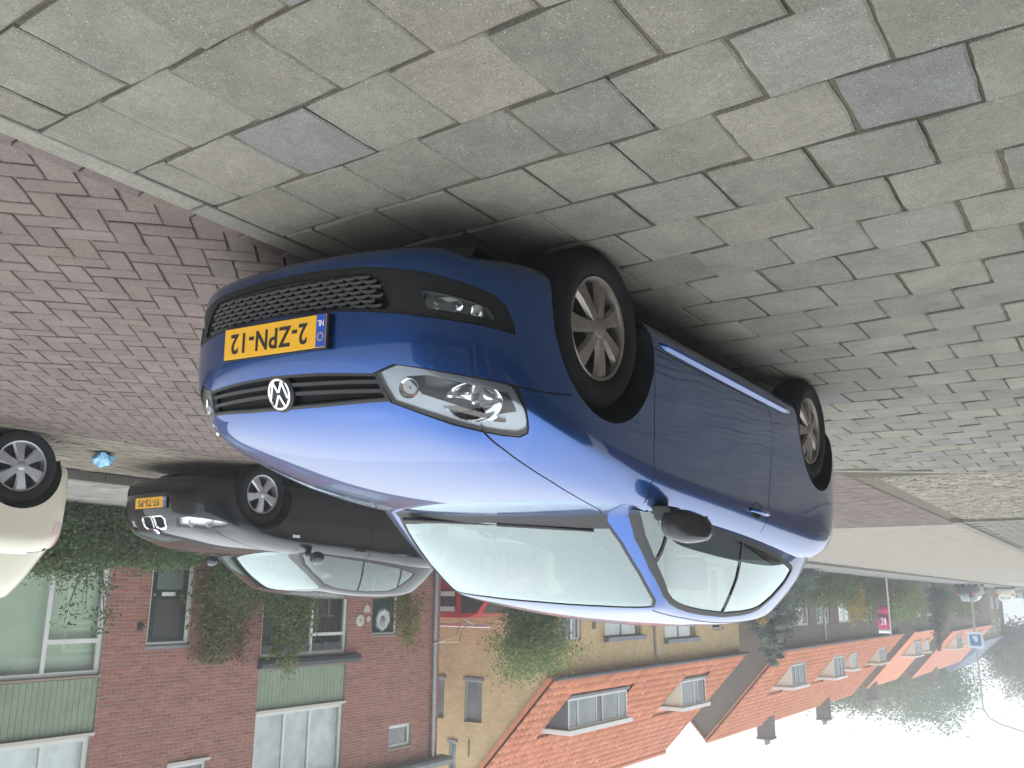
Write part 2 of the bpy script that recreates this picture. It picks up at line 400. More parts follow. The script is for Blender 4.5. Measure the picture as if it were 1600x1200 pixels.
# --- parking strip of grey-brown cobbles along the far kerb
park = sheet('parking_strip', 5.08, 7.3, -6, 30, ROAD_Z-.008, M_CLJ)
V = MB()
for r_ in range(int((7.26-5.08)/.105)):
    x = 5.135+r_*.1045
    for k in range(60):
        y = -1+k*.208+(.104 if r_ % 2 else 0)
        if y > 12: break
        vs, fs = prism_piece([(-.048, -.1), (.048, -.1), (.048, .1), (-.048, .1)], .03, .006, .004, .002)
        V.add(vs, fs, 0, Matrix.Translation((x, y, ROAD_Z+rnd.uniform(-.004, .004))) @ Matrix.Rotation(rnd.uniform(-.03, .03), 4, 'Z'))
V.build('parking_cobbles', M_GCOB, park, kind='stuff', fix=False)
sheet('far_parking', 5.08, 7.3, 12.1, 120, ROAD_Z+.001, M_GCOB)
# --- old road beyond the brick section
rd2 = sheet('asphalt_road', -40, 7.3, 17.25, 300, ROAD_Z+.003, M_ASPH)
# --- tan cobbles at the side entrance
ent = sheet('entrance', -14, -.2, 8.4, 16.0, -.046, M_TAN)
V = MB()
for r_ in range(62):
    for k in range(66):
        y = 9.05+r_*.116; x = -.05-k*.112-(.05 if r_ % 2 else 0)
        if y < end_y(x)+.10 or y > 15.95 or x < -7: continue
        if x > -.24: continue
        P = [(-.05, -.05), (.05, -.05), (.05, .05), (-.05, .05)]
        vs, fs = prism_piece(P, .03, .014, .010, .006)
        V.add(vs, fs, 0, Matrix.Translation((x, y, -.030+rnd.uniform(-.007, .007))) @ Matrix.Rotation(rnd.uniform(-.2, .2), 4, 'Z'))
V.build('entrance_cobbles', M_TAN, ent, kind='stuff', fix=False)
# --- the next stretch of pavement
pav2 = sheet('next_pavement', -12, -.20, 16.05, 60, -.004, M_JOINT)
V = MB()
for r_ in range(30):
    for k in range(26):
        x = -.36-k*S-(S/2 if r_ % 2 else 0); y = 16.22+r_*S
        vs, fs = prism_piece([(-.148, -.148), (.148, -.148), (.148, .148), (-.148, .148)], .03, .006, .005)
        V.add(vs, fs, 0, Matrix.Translation((x, y, .012+rnd.uniform(-.003, .003))))
V.build('distant_slabs', M_SLAB, pav2, kind='stuff', fix=False)
sheet('distant_pavement', -12, -.2, 25.2, 60, .010, M_TILEG)
MB().box(-12, -.2, 15.96, 16.06, -.2, .012).build('corner_edging', M_KERB, pav2, bevel=.008)
kb2 = tag(MB().box(-.19, -.02, 15.95, 60, -.2, .02).build('next_kerb', M_KERB, bevel=.01), kind='structure')
# --- far kerb and far pavement
kf = tag(MB().box(7.31, 7.44, -6, 140, -.2, .03).build('far_kerb', M_JOINT), kind='structure')
for k in range(24):
    y0 = -4+k*1.004
    m = MB(); m.box(7.30, 7.45, y0, y0+.996, -.2, .055+rnd.uniform(-.003, .003)); m.build('far_kerb_stone', M_KERB, kf, bevel=.012)
MB().box(7.302, 7.448, 20.1, 140, -.2, .055).build('distant_kerb', M_KERB, kf)
pf = sheet('far_pavement', 7.445, 9.8, -6, 140, .035, M_JOINT)
V = MB()
for r_ in range(8):
    for k in range(70):
        x = 7.62+r_*S; y = -2+k*S+(S/2 if r_ % 2 else 0)
        vs, fs = prism_piece([(-.147, -.147), (.147, -.147), (.147, .147), (-.147, .147)], .03, .006, .005)
        V.add(vs, fs, 0, Matrix.Translation((x, y, .050+rnd.uniform(-.003, .003))))
V.build('far_pavement_slabs', M_TILEG, pf, kind='stuff', fix=False)
sheet('far_pavement_beyond', 7.45, 9.8, 19.3, 140, .048, M_TILEG)
sheet('gardens', 9.8, 40, -10, 200, .03, M_SOIL)
# ------------------------------------------------------------------ car bodies: subdivided cages, outlines cut into the skin
def lerp_tab(tab, x):
    xs = [t[0] for t in tab]; return float(np.interp(x, xs, [t[1] for t in tab]))
def cage_surface(side, front, rear, top, levels=3):
    """side[i][k], front[j][k], rear[j][k], top[i][j] for y>=0; mirrored, Catmull-Clark smoothed; returns a bmesh"""
    vid = {}; vs = []; fs = []
    def vv(p):
        k = (round(p[0], 5), round(p[1], 5), round(p[2], 5))
        if k not in vid: vid[k] = len(vs); vs.append(k)
        return vid[k]
    def patch(g, flip):
        for sgn in (1, -1):
            for a in range(len(g)-1):
                for b in range(len(g[0])-1):
                    q = [g[a][b], g[a+1][b], g[a+1][b+1], g[a][b+1]]
                    ids = [vv((p[0], p[1]*sgn, p[2])) for p in q]
                    if (sgn < 0) != flip: ids.reverse()
                    if len(set(ids)) >= 3: fs.append(ids)
    patch(side, True); patch(front, False); patch(rear, True); patch(top, False)
    me = bpy.data.meshes.new('cage'); me.from_pydata(vs, [], fs)
    o = bpy.data.objects.new('cage', me); COL.objects.link(o)
    md = o.modifiers.new('s', 'SUBSURF'); md.levels = levels; md.render_levels = levels
    bpy.context.view_layer.update()
    ev = o.evaluated_get(bpy.context.evaluated_depsgraph_get()); m2 = ev.to_mesh()
    bm = bmesh.new(); bm.from_mesh(m2); ev.to_mesh_clear()
    bpy.data.objects.remove(o); bpy.data.meshes.remove(me)
    bmesh.ops.recalc_face_normals(bm, faces=bm.faces)
    # closed-ish shell without floor: make sure normals point outwards
    c = sum((f.normal.dot(f.calc_center_median()-Vector((-1.1, 0, .5))) for f in bm.faces))
    if c < 0: bmesh.ops.reverse_faces(bm, faces=bm.faces)
    bm.normal_update(); return bm

class Skin:
    """a body surface whose faces are cut along outlines and handed out to parts"""
    def __init__(s, bm):
        s.bm = bm; bm.verts.ensure_lookup_table(); bm.faces.ensure_lookup_table()
        s.lay = bm.faces.layers.int.new('part')
        bm.normal_update(); nrm = [v.normal.copy() for v in bm.verts]
        ref = bm.copy(); bmesh.ops.triangulate(ref, faces=ref.faces); ref.verts.ensure_lookup_table(); ref.faces.ensure_lookup_table()
        s.nrm = nrm; ref.verts.index_update()
        s.ref = ref; s.bvh = BVHTree.FromBMesh(ref)
    def normal_at(s, p):
        co, no, fi, d = s.bvh.find_nearest(p)
        f = s.ref.faces[fi]; a, b, c = [v.co for v in f.verts]
        v0, v1, v2 = b-a, c-a, co-a
        d00, d01, d11, d20, d21 = v0.dot(v0), v0.dot(v1), v1.dot(v1), v2.dot(v0), v2.dot(v1)
        den = d00*d11-d01*d01
        if abs(den) < 1e-14: return no
        w1 = (d11*d20-d01*d21)/den; w2 = (d00*d21-d01*d20)/den
        i0, i1, i2 = [v.index for v in f.verts]; n_ = s.nrm[i0]*(1-w1-w2)+s.nrm[i1]*w1+s.nrm[i2]*w2
        return n_.normalized()
    @staticmethod
    def frame(d):
        d = Vector(d).normalized(); up = Vector((0, 0, 1)) if abs(d.z) < .9 else Vector((1, 0, 0))
        h = up.cross(d).normalized() if abs(d.z) < .9 else Vector((0, 1, 0)); w = d.cross(h) if abs(d.z) < .9 else Vector((1, 0, 0))
        return d, h, w
    def cut(s, poly, d, part, only=None, facing=.0):
        """poly: 3D points (any depth) forming an outline seen against direction d (pointing out of the body)"""
        d, h, w = s.frame(d); bm = s.bm
        P = [(Vector(p).dot(h), Vector(p).dot(w)) for p in poly]
        def face_ok(f):
            return f.normal.dot(d) > facing and (only is None or f[s.lay] in only)
        n = len(P)
        xs = [p[0] for p in P]; ys = [p[1] for p in P]; X0, X1, Y0, Y1 = min(xs), max(xs), min(ys), max(ys)
        cand = set()
        for f in bm.faces:
            q = f.verts[0].co; qa = q.dot(h)
            if qa < X0-.2 or qa > X1+.2: continue
            qb = q.dot(w)
            if qb < Y0-.2 or qb > Y1+.2 or not face_ok(f): continue
            a = [v.co.dot(h) for v in f.verts]; b = [v.co.dot(w) for v in f.verts]
            if max(a) < X0 or min(a) > X1 or max(b) < Y0 or min(b) > Y1: continue
            cand.add(f)
        for i in range(n):
            p, q = P[i], P[(i+1) % n]
            ex, ey = q[0]-p[0], q[1]-p[1]; L = math.hypot(ex, ey)
            if L < 1e-6: continue
            ex /= L; ey /= L
            sub = []
            for f in cand:
                if not f.is_valid: continue
                ta = []; da = []
                for v in f.verts:
                    x, y = v.co.dot(h)-p[0], v.co.dot(w)-p[1]
                    ta.append(x*ex+y*ey); da.append(-x*ey+y*ex)
                if max(ta) < -1e-5 or min(ta) > L+1e-5 or min(da) > 0 or max(da) < 0: continue
                sub.append(f)
            if not sub: continue
            geom = list({e for f in sub for e in f.edges}) + list({v for f in sub for v in f.verts}) + sub
            co = h*p[0]+w*p[1]; no = h*(-ey)+w*ex
            r = bmesh.ops.bisect_plane(bm, geom=geom, plane_co=co, plane_no=no, dist=1e-6)
            for g in r['geom']:
                if isinstance(g, bmesh.types.BMFace): cand.add(g)
        cand = {f for f in cand if f.is_valid}
        out = []
        for f in cand:
            c = f.calc_center_median(); x, y = c.dot(h), c.dot(w)
            ins = False; j = n-1
            for i in range(n):
                if (P[i][1] > y) != (P[j][1] > y) and x < (P[j][0]-P[i][0])*(y-P[i][1])/(P[j][1]-P[i][1])+P[i][0]: ins = not ins
                j = i
            if ins: f[s.lay] = part; out.append(f)
        return out
    def cut2(s, poly, d, part, **k):
        """the same on both flanks"""
        s.cut(poly, d, part, **k)
        s.cut([(p[0], -p[1], p[2]) for p in poly], (d[0], -d[1], d[2]), part, **k)
    def extract(s, name, part, mat, parent, side=0, thick=0.0, offset=0.0, rim=0.0, rim_dir=None):
        """part faces -> object; side: -1/1 keeps only that flank; rim: depth of a folded-in edge"""
        parts = part if isinstance(part, (tuple, list, set)) else (part,)
        vs = []; fs = []; vm = {}; ns = []
        for f in s.bm.faces:
            if f[s.lay] not in parts: continue
            if side and f.calc_center_median().y*side < 0: continue
            ids = []
            for v in f.verts:
                if v.index not in vm or vm[v.index][1] is not v:
                    n_ = s.normal_at(v.co); vm[v.index] = (len(vs), v); vs.append(v.co+n_*offset); ns.append(n_)
                ids.append(vm[v.index][0])
            fs.append(ids)
        if not fs: return None
        if rim:
            from collections import Counter
            ed = Counter(); dirn = {}
            for f in fs:
                for a, b in zip(f, f[1:]+f[:1]):
                    ed[(min(a, b), max(a, b))] += 1; dirn[(min(a, b), max(a, b))] = (a, b)
            inner = {}
            for e, c in ed.items():
                if c != 1: continue
                a, b = dirn[e]
                for q in (a, b):
                    if q not in inner:
                        dd = Vector(rim_dir) if rim_dir is not None else ns[q]
                        inner[q] = len(vs); vs.append(vs[q]-dd*rim); ns.append(ns[q])
                fs.append([b, a, inner[a], inner[b]])
        me = bpy.data.meshes.new(name); me.from_pydata([tuple(v) for v in vs], [], fs); me.shade_smooth()
        me.normals_split_custom_set_from_vertices([tuple(n_) for n_ in ns])
        o = link_mesh(name, me, mat, parent)
        return o
    def number(s):
        s.bm.verts.index_update(); s.bm.faces.index_update()

def polo_cages():
    f_k = [0, .055, .17, .33, .52, .70, .825, .885, 1.0]
    xs = [-3.06, -2.93, -2.74, -2.47, -2.15, -1.75, -1.25, -.8, -.5, -.25, 0, .25, .44, .60]
    W = [(-3.06, .72), (-2.93, .80), (-2.74, .838), (-2.47, .845), (-2.15, .840), (-1.75, .836), (-1.25, .836), (-.8, .838), (-.5, .840), (-.25, .843), (0, .844), (.25, .834), (.44, .800), (.60, .725)]
    ZE = [(-3.06, .95), (-2.93, 1.01), (-2.74, 1.045), (-2.47, 1.05), (-2.15, 1.035), (-1.75, 1.01), (-1.25, .975), (-.8, .955), (-.5, .945), (-.25, .92), (0, .878), (.25, .825), (.44, .775), (.60, .735)]
    ZB = [(-3.06, .26), (-2.74, .24), (-2.47, .20), (-2, .19), (-.5, .19), (0, .19), (.44, .185), (.58, .18)]
    dyS = [-.06, -.022, -.004, 0, 0, 0, .004, -.006, -.075]
    dyF = [-.06, -.022, -.004, .002, .003, .002, .002, -.012, -.115]
    side = []
    for x in xs:
        t = min(1, max(0, (x+.9)/.5)); w = lerp_tab(W, x); zb, ze = lerp_tab(ZB, x), lerp_tab(ZE, x)
        row = []
        for k, f in enumerate(f_k):
            dy = dyS[k]*(1-t)+dyF[k]*t
            xx = x - (.05*(k == 8)*t if x > .2 else 0) - (.03*(k == 7)*t if x > .4 else 0)
            tuck = .045*max(0, min(1, (-2.5-x)/.45))*max(0, (k-4)/4)      # tail narrows upwards
            row.append((xx, w+dy-tuck, zb+(ze-zb)*f))
        side.append(row)
    yj = [0, .20, .40, .57]
    xj = [.835, .828, .800, .738]
    zej = [.722, .724, .732, .745]
    dx = [-.075, -.012, .0, .0, -.002, -.016, -.046, -.062, -.095]
    front = []
    for j in range(4):
        front.append([(xj[j]+dx[k], yj[j]*(1-.05*(k == 8)), .165+(zej[j]-.165)*f) for k, f in enumerate(f_k)])
    # corner column belongs to the side grid: pull it to match the nose profile
    cor = side[-1]; side[-1] = [(cor[k][0]+dx[k]*.75, cor[k][1]+[-.03, -.005, 0, 0, 0, -.006, -.018, -.03, 0][k], cor[k][2]) for k in range(9)]
    front.append(side[-1])
    rear = []
    xr = [-3.145, -3.14, -3.12, -3.09]
    dxr = [.10, .04, .0, -.005, 0, .01, .02, .03, .06]
    for j in range(4):
        rear.append([(xr[j]+dxr[k], yj[j]*1.05, (.26+(.95-.26)*f)) for k, f in enumerate(f_k)])
    rear.append(side[0])
    M = 4; N = len(xs)-1
    fr = [0, .28, .54, .78, 1]
    CR = [(-.9, .03), (-.5, .028), (-.25, .046), (0, .060), (.25, .058), (.44, .040), (.58, .0)]
    top = []
    for i in range(N+1):
        e = side[i][8]; row = []
        for j in range(5):
            if i == N: row.append(front[j][8])
            elif i == 0: row.append(rear[j][8])
            elif j == M: row.append(e)
            else:
                u = fr[j]; w = {N-1: .85, N-2: .6, N-3: .3, N-4: .1}.get(i, 0)
                x = e[0]+(front[j][8][0]-front[M][8][0])*w
                z = e[2]+lerp_tab(CR, e[0])*(1-u**2.2)
                if i >= N-1: z = z*.75+(front[j][8][2]+.045)*.25
                row.append((x, e[1]*u, z))
        top.append(row)
    # greenhouse
    bs = [(-3.0, .58, .97), (-2.9, .65, 1.0), (-2.72, .70, 1.02), (-2.45, .738, 1.02), (-2.0, .765, .98), (-1.5, .775, .94), (-1.0, .775, .91), (-.62, .775, .88), (-.49, .77, .865)]
    ts = [(-2.70, .44, 1.35), (-2.62, .49, 1.36), (-2.45, .532, 1.385), (-2.2, .560, 1.40), (-1.9, .576, 1.408), (-1.55, .580, 1.40), (-1.22, .582, 1.37), (-1.03, .59, 1.34), (-.96, .578, 1.328)]
    bf = [(-.36, 0, .925), (-.365, .28, .92), (-.39, .53, .905), (-.445, .715, .88)]
    tf = [(-.90, 0, 1.350), (-.905, .20, 1.348), (-.915, .38, 1.342), (-.935, .525, 1.334)]
    br = [(-3.08, 0, .96), (-3.075, .2, .96), (-3.065, .38, .96), (-3.04, .51, .965)]
    trr = [(-2.77, 0, 1.375), (-2.77, .14, 1.375), (-2.76, .28, 1.37), (-2.74, .38, 1.36)]
    fk = [0, .3, .6, .86, 1.0]; bul = [0, .022, .026, .012, 0]
    def col(b, t, nrm): return [tuple(b[a]+(t[a]-b[a])*f+nrm[a]*bul[k] for a in range(3)) for k, f in enumerate(fk)]
    gs = [col(b, t, (0, 1, .2)) for b, t in zip(bs, ts)]
    gf = [col(b, t, (.6, 0, .8)) for b, t in zip(bf, tf)] + [gs[-1]]
    gr = [col(b, t, (-.6, 0, .3)) for b, t in zip(br, trr)] + [gs[0]]
    gt = []
    for i in range(len(ts)):
        e = gs[i][4]; row = []
        for j in range(5):
            if i == len(ts)-1: row.append(gf[j][4])
            elif i == 0: row.append(gr[j][4])
            elif j == 4: row.append(e)
            else:
                u = [0, .3, .56, .8][j]; row.append((e[0], e[1]*u, e[2]+.048*(1-u*u)))
        gt.append(row)
    return (side, front, rear, top), (gs, gf, gr, gt)
# ------------------------------------------------------------------ car materials
def paint(name, base, metal=.25, rough=.38, flake=.25, dusty=.05, ior=1.5):
    m, n, l, p = nt(name)
    p.inputs['Metallic'].default_value = metal; p.inputs['Roughness'].default_value = rough
    p.inputs['Coat Weight'].default_value = 1.0; p.inputs['Coat Roughness'].default_value = .015; p.inputs['Coat IOR'].default_value = ior; p.inputs['Specular IOR Level'].default_value = 0.1
    t = noise_n(n, l, 900, 1, .5, coords(n)); t2 = noise_n(n, l, 2.2, 5, .65, coords(n))
    r = ramp(n, [(.35, tuple(c*(1-flake) for c in base)), (.65, tuple(min(1, c*(1+flake)) for c in base))]); l.new(t.outputs[0], r.inputs[0])
    dust = ramp(n, [(.50, (0, 0, 0)), (.85, (dusty, dusty, dusty))]); l.new(t2.outputs[0], dust.inputs[0])
    l.new(mixc(n, l, dust.outputs[0], r.outputs[0], (.23, .22, .20)), p.inputs['Base Color'])
    mr = n.new('ShaderNodeMapRange'); mr.inputs[1].default_value = .4; mr.inputs[2].default_value = .8; mr.inputs[3].default_value = .012; mr.inputs[4].default_value = .07
    l.new(t2.outputs[0], mr.inputs[0]); l.new(mr.outputs[0], p.inputs['Coat Roughness'])
    MATS[name] = m; return m
M_BLUE = paint('blue_paint', (.007, .056, .228), metal=.85, rough=.33, dusty=.02, ior=1.5)
M_BLACKP = paint('black_paint', (.008, .009, .011), metal=0, dusty=.012)
M_CREAM = paint('cream_paint', (.60, .57, .45), metal=0, flake=.03)
M_REDP = paint('red_paint', (.42, .025, .035), metal=0, flake=.05)
M_SILVP = paint('silver_paint', (.42, .44, .47), metal=.5)
M_GREYP = paint('grey_paint', (.07, .085, .11), metal=.3)
M_PLAST = plain('black_plastic', (.011, .012, .013), .55, spec=.3, var=.25, vscale=9, bumps=.15, bscale=700)
M_PLASTG = plain('grille_plastic', (.012, .013, .015), .45, spec=.35)
M_TRIM = plain('rubber_trim', (.012, .012, .013), .55)
M_GAP = plain('panel_gap', (.004, .004, .005), .9)
M_TYRE = plain('tyre_rubber', (.011, .011, .012), .85, spec=.2, var=.35, vscale=14, bumps=.3, bscale=160)
M_CHROME = plain('chrome', (.85, .86, .88), .07, metal=1)
M_ALLOY = plain('dusty_alloy', (.27, .24, .215), .40, metal=.75, var=.22, vscale=18)
M_ALLOY2 = plain('silver_hubcap', (.46, .47, .49), .34, metal=.7, var=.08, vscale=18)
M_DARKM = plain('dark_brake', (.03, .028, .026), .6, metal=.5, var=.3, vscale=30)
M_WSCR = glass('windscreen_glass', (.62, .76, .73), 1.7, 2.1, 0.0, (.80, .94, .95))
M_SGLASS = glass('side_glass', (.55, .64, .61), 1.55, 2.6, 0.0, (.90, 1.0, .98))
M_LENS = glass('lamp_lens', (.93, .95, .96), 1.45, .9)
M_HSILV = plain('lamp_silver', (.20, .22, .24), .24, metal=.7)
M_HDARK = plain('lamp_dark', (.05, .052, .055), .25, metal=.4)
M_CABIN = plain('cabin_dark', (.022, .024, .026), .7, var=.2, vscale=5)
M_SEAT = plain('seat_cloth', (.045, .048, .053), .9, var=.3, vscale=20)
M_CABINL = plain('cabin_light', (.32, .33, .32), .85)
M_REDL = plain('tail_lamp_red', (.34, .05, .045), .12, coat=1)
M_ORANGE = plain('indicator_orange', (.8, .22, .03), .2, coat=1)
M_PLATEY = plain('plate_yellow', (.80, .42, .02), .35, coat=.5, var=.05, vscale=25)
M_PLATEB = plain('plate_blue', (.01, .07, .42), .35, coat=.5)
M_INK = plain('plate_ink', (.012, .010, .010), .5)
M_WHITEP = plain('white_print', (.8, .8, .8), .5)
M_MIRRORG = plain('mirror_glass', (.9, .9, .9), .02, metal=1)

def text_mesh(txt, size, depth=.0008, bold=0.0, sx=1.0, space=1.0):
    c = bpy.data.curves.new('txt', 'FONT'); c.body = txt; c.size = size; c.align_x = 'CENTER'; c.align_y = 'CENTER'
    c.extrude = depth; c.offset = bold; c.resolution_u = 3; c.space_character = space
    o = bpy.data.objects.new('txt', c); COL.objects.link(o); bpy.context.view_layer.update()
    me = bpy.data.meshes.new_from_object(o.evaluated_get(bpy.context.evaluated_depsgraph_get()))
    bpy.data.objects.remove(o); bpy.data.curves.remove(c)
    for v in me.vertices: v.co.x *= sx
    return me
def text_obj(name, txt, size, mat, parent, M, **k):
    me = text_mesh(txt, size, **k); me.transform(M)
    return link_mesh(name, me, mat, parent)
# frames: F_FRONT puts (right, up) drawing plane on a face looking along +x of the car, as a reader in front of the car sees it
def face_frame(origin, right, up):
    r = Vector(right).normalized(); u = Vector(up).normalized(); n_ = r.cross(u)
    return Matrix(((r.x, u.x, n_.x, origin[0]), (r.y, u.y, n_.y, origin[1]), (r.z, u.z, n_.z, origin[2]), (0, 0, 0, 1)))
def plate(parent, M, txt, w=.52, h=.11, strip=True):
    m = MB(); m.box(-w/2-.006, w/2+.006, -h/2-.006, h/2+.006, -.008, -.001, M=M); hold = m.build('number_plate', M_PLAST, parent, bevel=.002)
    m = MB(); m.box(-w/2, w/2, -h/2, h/2, -.001, .002, M=M); m.build('plate_face', M_PLATEY, hold, bevel=.0008)
    if strip:
        m = MB(); m.box(-w/2+.001, -w/2+.045, -h/2+.001, h/2-.001, .002, .0032, M=M); m.build('country_strip', M_PLATEB, hold)
        text_obj('country_letters', 'NL', .03, M_WHITEP, hold, M @ Matrix.Translation((-w/2+.023, -.026, .004)), sx=.8)
        m = MB()
        for k in range(12):
            a = k*math.pi/6; cx, cy = -w/2+.023+.013*math.cos(a), .02+.013*math.sin(a)
            m.prism([(cx+.003*math.cos(t*math.pi/5+math.pi/2)*(1 if t % 2 == 0 else .45), cy+.003*math.sin(t*math.pi/5+math.pi/2)*(1 if t % 2 == 0 else .45)) for t in range(10)], .0032, .0042, 'z', M=M)
        m.build('star_ring', plain('star_yellow', (.75, .55, .05), .5), hold)
    text_obj('plate_lettering', txt, .098*h/.11, M_INK, hold, M @ Matrix.Translation((.026 if strip else 0, -.002, .0028)), bold=.0016, sx=.92*w/.52, space=1.1)
    return hold
def emblem_mesh(r, ring=True):
    """round maker's badge: ring, V over W"""
    m = MB()
    m.lathe([(r*.80, 0), (r*.81, .004), (r*.90, .006), (r, .004), (r, 0)], 36, 'z')
    def stroke(a, b, w=.075):
        a = Vector((*a, 0))*r; b = Vector((*b, 0))*r; t = (b-a).normalized(); s_ = Vector((-t.y, t.x, 0))*w*r
        vs = [a+s_, a-s_, b-s_, b+s_]; m.add([(v.x, v.y, 0) for v in vs]+[(v.x, v.y, .005) for v in vs], [(4, 5, 6, 7), (0, 1, 5, 4), (1, 2, 6, 5), (2, 3, 7, 6), (3, 0, 4, 7)])
    for s_ in (-1, 1):
        stroke((s_*.40, .74), (s_*.02, .10))           # V
        stroke((s_*.76, .30), (s_*.38, -.70))          # W outer
        stroke((s_*.38, -.70), (s_*.03, -.08))         # W inner
    return m
def wheel(parent, pos, side, r=.302, rim=.195, kind='seven', alloy=None, face=.0, width=.185):
    """side -1: right flank. parts of the wheel: tyre, rim, spoke, hub_cap"""
    al = alloy or M_ALLOY
    Mw = Matrix.Translation(pos) @ Matrix.Rotation(math.pi if side < 0 else 0, 4, 'Z')      # local +y points outboard
    hw = width/2
    w = empty('wheel'); w.parent = parent; w.matrix_local = Mw
    m = MB()
    prof = [(rim*.97, hw-.028), (rim+.006, hw-.012), (rim+.02, hw-.002), (rim+.052, hw+.006), (rim+.08, hw-.004), (r-.012, hw-.022), (r, hw-.045), (r, 0), (r, -hw+.045), (r-.012, -hw+.022), (rim+.05, -hw), (rim, -hw+.02)]
    m.lathe(prof, 56, 'y')
    m.build('tyre', M_TYRE, w, True, fix=False)
    m = MB(); m.lathe([(rim*1.0, hw-.016), (rim*.985, hw-.012), (rim*.94, hw-.016), (rim*.90, hw-.05), (rim*.88, -hw+.03)], 48, 'y'); m.build('rim', al, w, True)
    m = MB(); m.lathe([(.0, hw-.085), (rim*.9, hw-.085), (rim*.9, hw-.1)], 40, 'y'); m.build('brake_disc', M_DARKM, w, False)
    ns = {'seven': 7, 'six': 6, 'five': 5}[kind]; y0 = hw-.014+face
    for k in range(ns):
        a = 2*math.pi*k/ns + .35
        m = MB(); pts = []
        for (rr, wd, dy, tw) in ((.030, .026, .004, 0), (.085, .026, .002, .01), (.14, .034, -.004, .035), (rim*.955, .046, -.012, .06)):
            for sgn, off in ((-1, -.011), (-1, 0), (1, 0), (1, -.011)):
                ang = a+tw*0.6; t = Vector((math.cos(ang), 0, math.sin(ang))); s_ = Vector((-math.sin(ang), 0, math.cos(ang)))
                wd_ = wd*(1.0 if kind == 'seven' else 1.35)
                pts.append(t*rr+s_*sgn*wd_*(.72 if off == 0 else 1.0)+Vector((0, y0+dy+(off*1.6), 0)))
        fs = []
        for i in range(3):
            for q in range(3): fs.append((i*4+q, i*4+q+1, i*4+5+q, i*4+4+q))
        m.add(pts, fs); m.build('spoke', al, w, True)
    m = MB(); m.lathe([(.0, y0+.012), (.030, y0+.011), (.037, y0+.006), (.040, y0-.006), (.052, y0-.012), (.056, y0-.03)], 28, 'y'); hc = m.build('hub_cap', al, w, True)
    return w
def strip_quads(pts, wd, d):
    d, h, w = Skin.frame(d); out = []
    P = [Vector(p) for p in pts]
    for a, b in zip(P, P[1:]):
        t = (b-a); t2 = Vector((t.dot(h), t.dot(w))); t2.normalize(); nn = h*(-t2.y)+w*t2.x; e = (h*t2.x+w*t2.y)*wd*.5
        out.append([a+nn*wd*.5-e, a-nn*wd*.5-e, b-nn*wd*.5+e, b+nn*wd*.5+e])
    return out
def gaps(sk, pts, wd, d, both=True, only=None, part=9):
    for q in strip_quads(pts, wd, d):
        q = [tuple(v) for v in q]
        if both: sk.cut2(q, d, part, only=only)
        else: sk.cut(q, d, part, only=only)
def seat(parent, x, y, z, w=.48, rec=.28, rear=False):
    m = MB(); m.prism([(x-.26, z), (x+.24, z+.02), (x+.25, z+.13), (x-.24, z+.10)], y-w/2, y+w/2, 'y'); m.build('seat_cushion', M_SEAT, parent, True, bevel=.03)
    m = MB(); m.prism([(x-.20, z+.08), (x-.32, z+.05), (x-.32-rec*.55, z+.60), (x-.24-rec*.55, z+.62)], y-w/2+.02, y+w/2-.02, 'y'); m.build('seat_back', M_SEAT, parent, True, bevel=.03)
    m = MB(); m.prism([(x-.26-rec*.6, z+.66), (x-.35-rec*.6, z+.65), (x-.37-rec*.62, z+.82), (x-.29-rec*.62, z+.83)], y-.12, y+.12, 'y'); m.build('head_rest', M_SEAT, parent, True, bevel=.03)
def circle_pts(cx, cz, r, y, n=40): return [(cx+r*math.cos(2*math.pi*k/n), y, cz+r*math.sin(2*math.pi*k/n)) for k in range(n)]
def arch_liner(parent, x, z, r, mat, s_, skin, y0=.46):
    """wheel-arch tunnel whose outer rim follows the body skin"""
    m = MB(); n = 28; P = []; Q = []
    for k in range(n+1):
        a = -.25+(math.pi+.5)*k/n; px, pz = x+r*math.cos(a), z+r*math.sin(a)
        hit = skin.bvh.ray_cast(Vector((px, s_*2, pz)), Vector((0, -s_, 0)))
        y = abs(hit[0].y)-.002 if hit[0] is not None else .76
        if hit[0] is None and P: y = abs(P[-1][1])
        P.append((px, s_*max(.6, y), pz)); Q.append((px, s_*y0, pz))
    m.add(P+Q, [(i, i+1, n+2+i, n+1+i) for i in range(n)]+[tuple(range(n+1, 2*n+2))])
    return m.build('wheel_arch_liner', mat, parent, True)

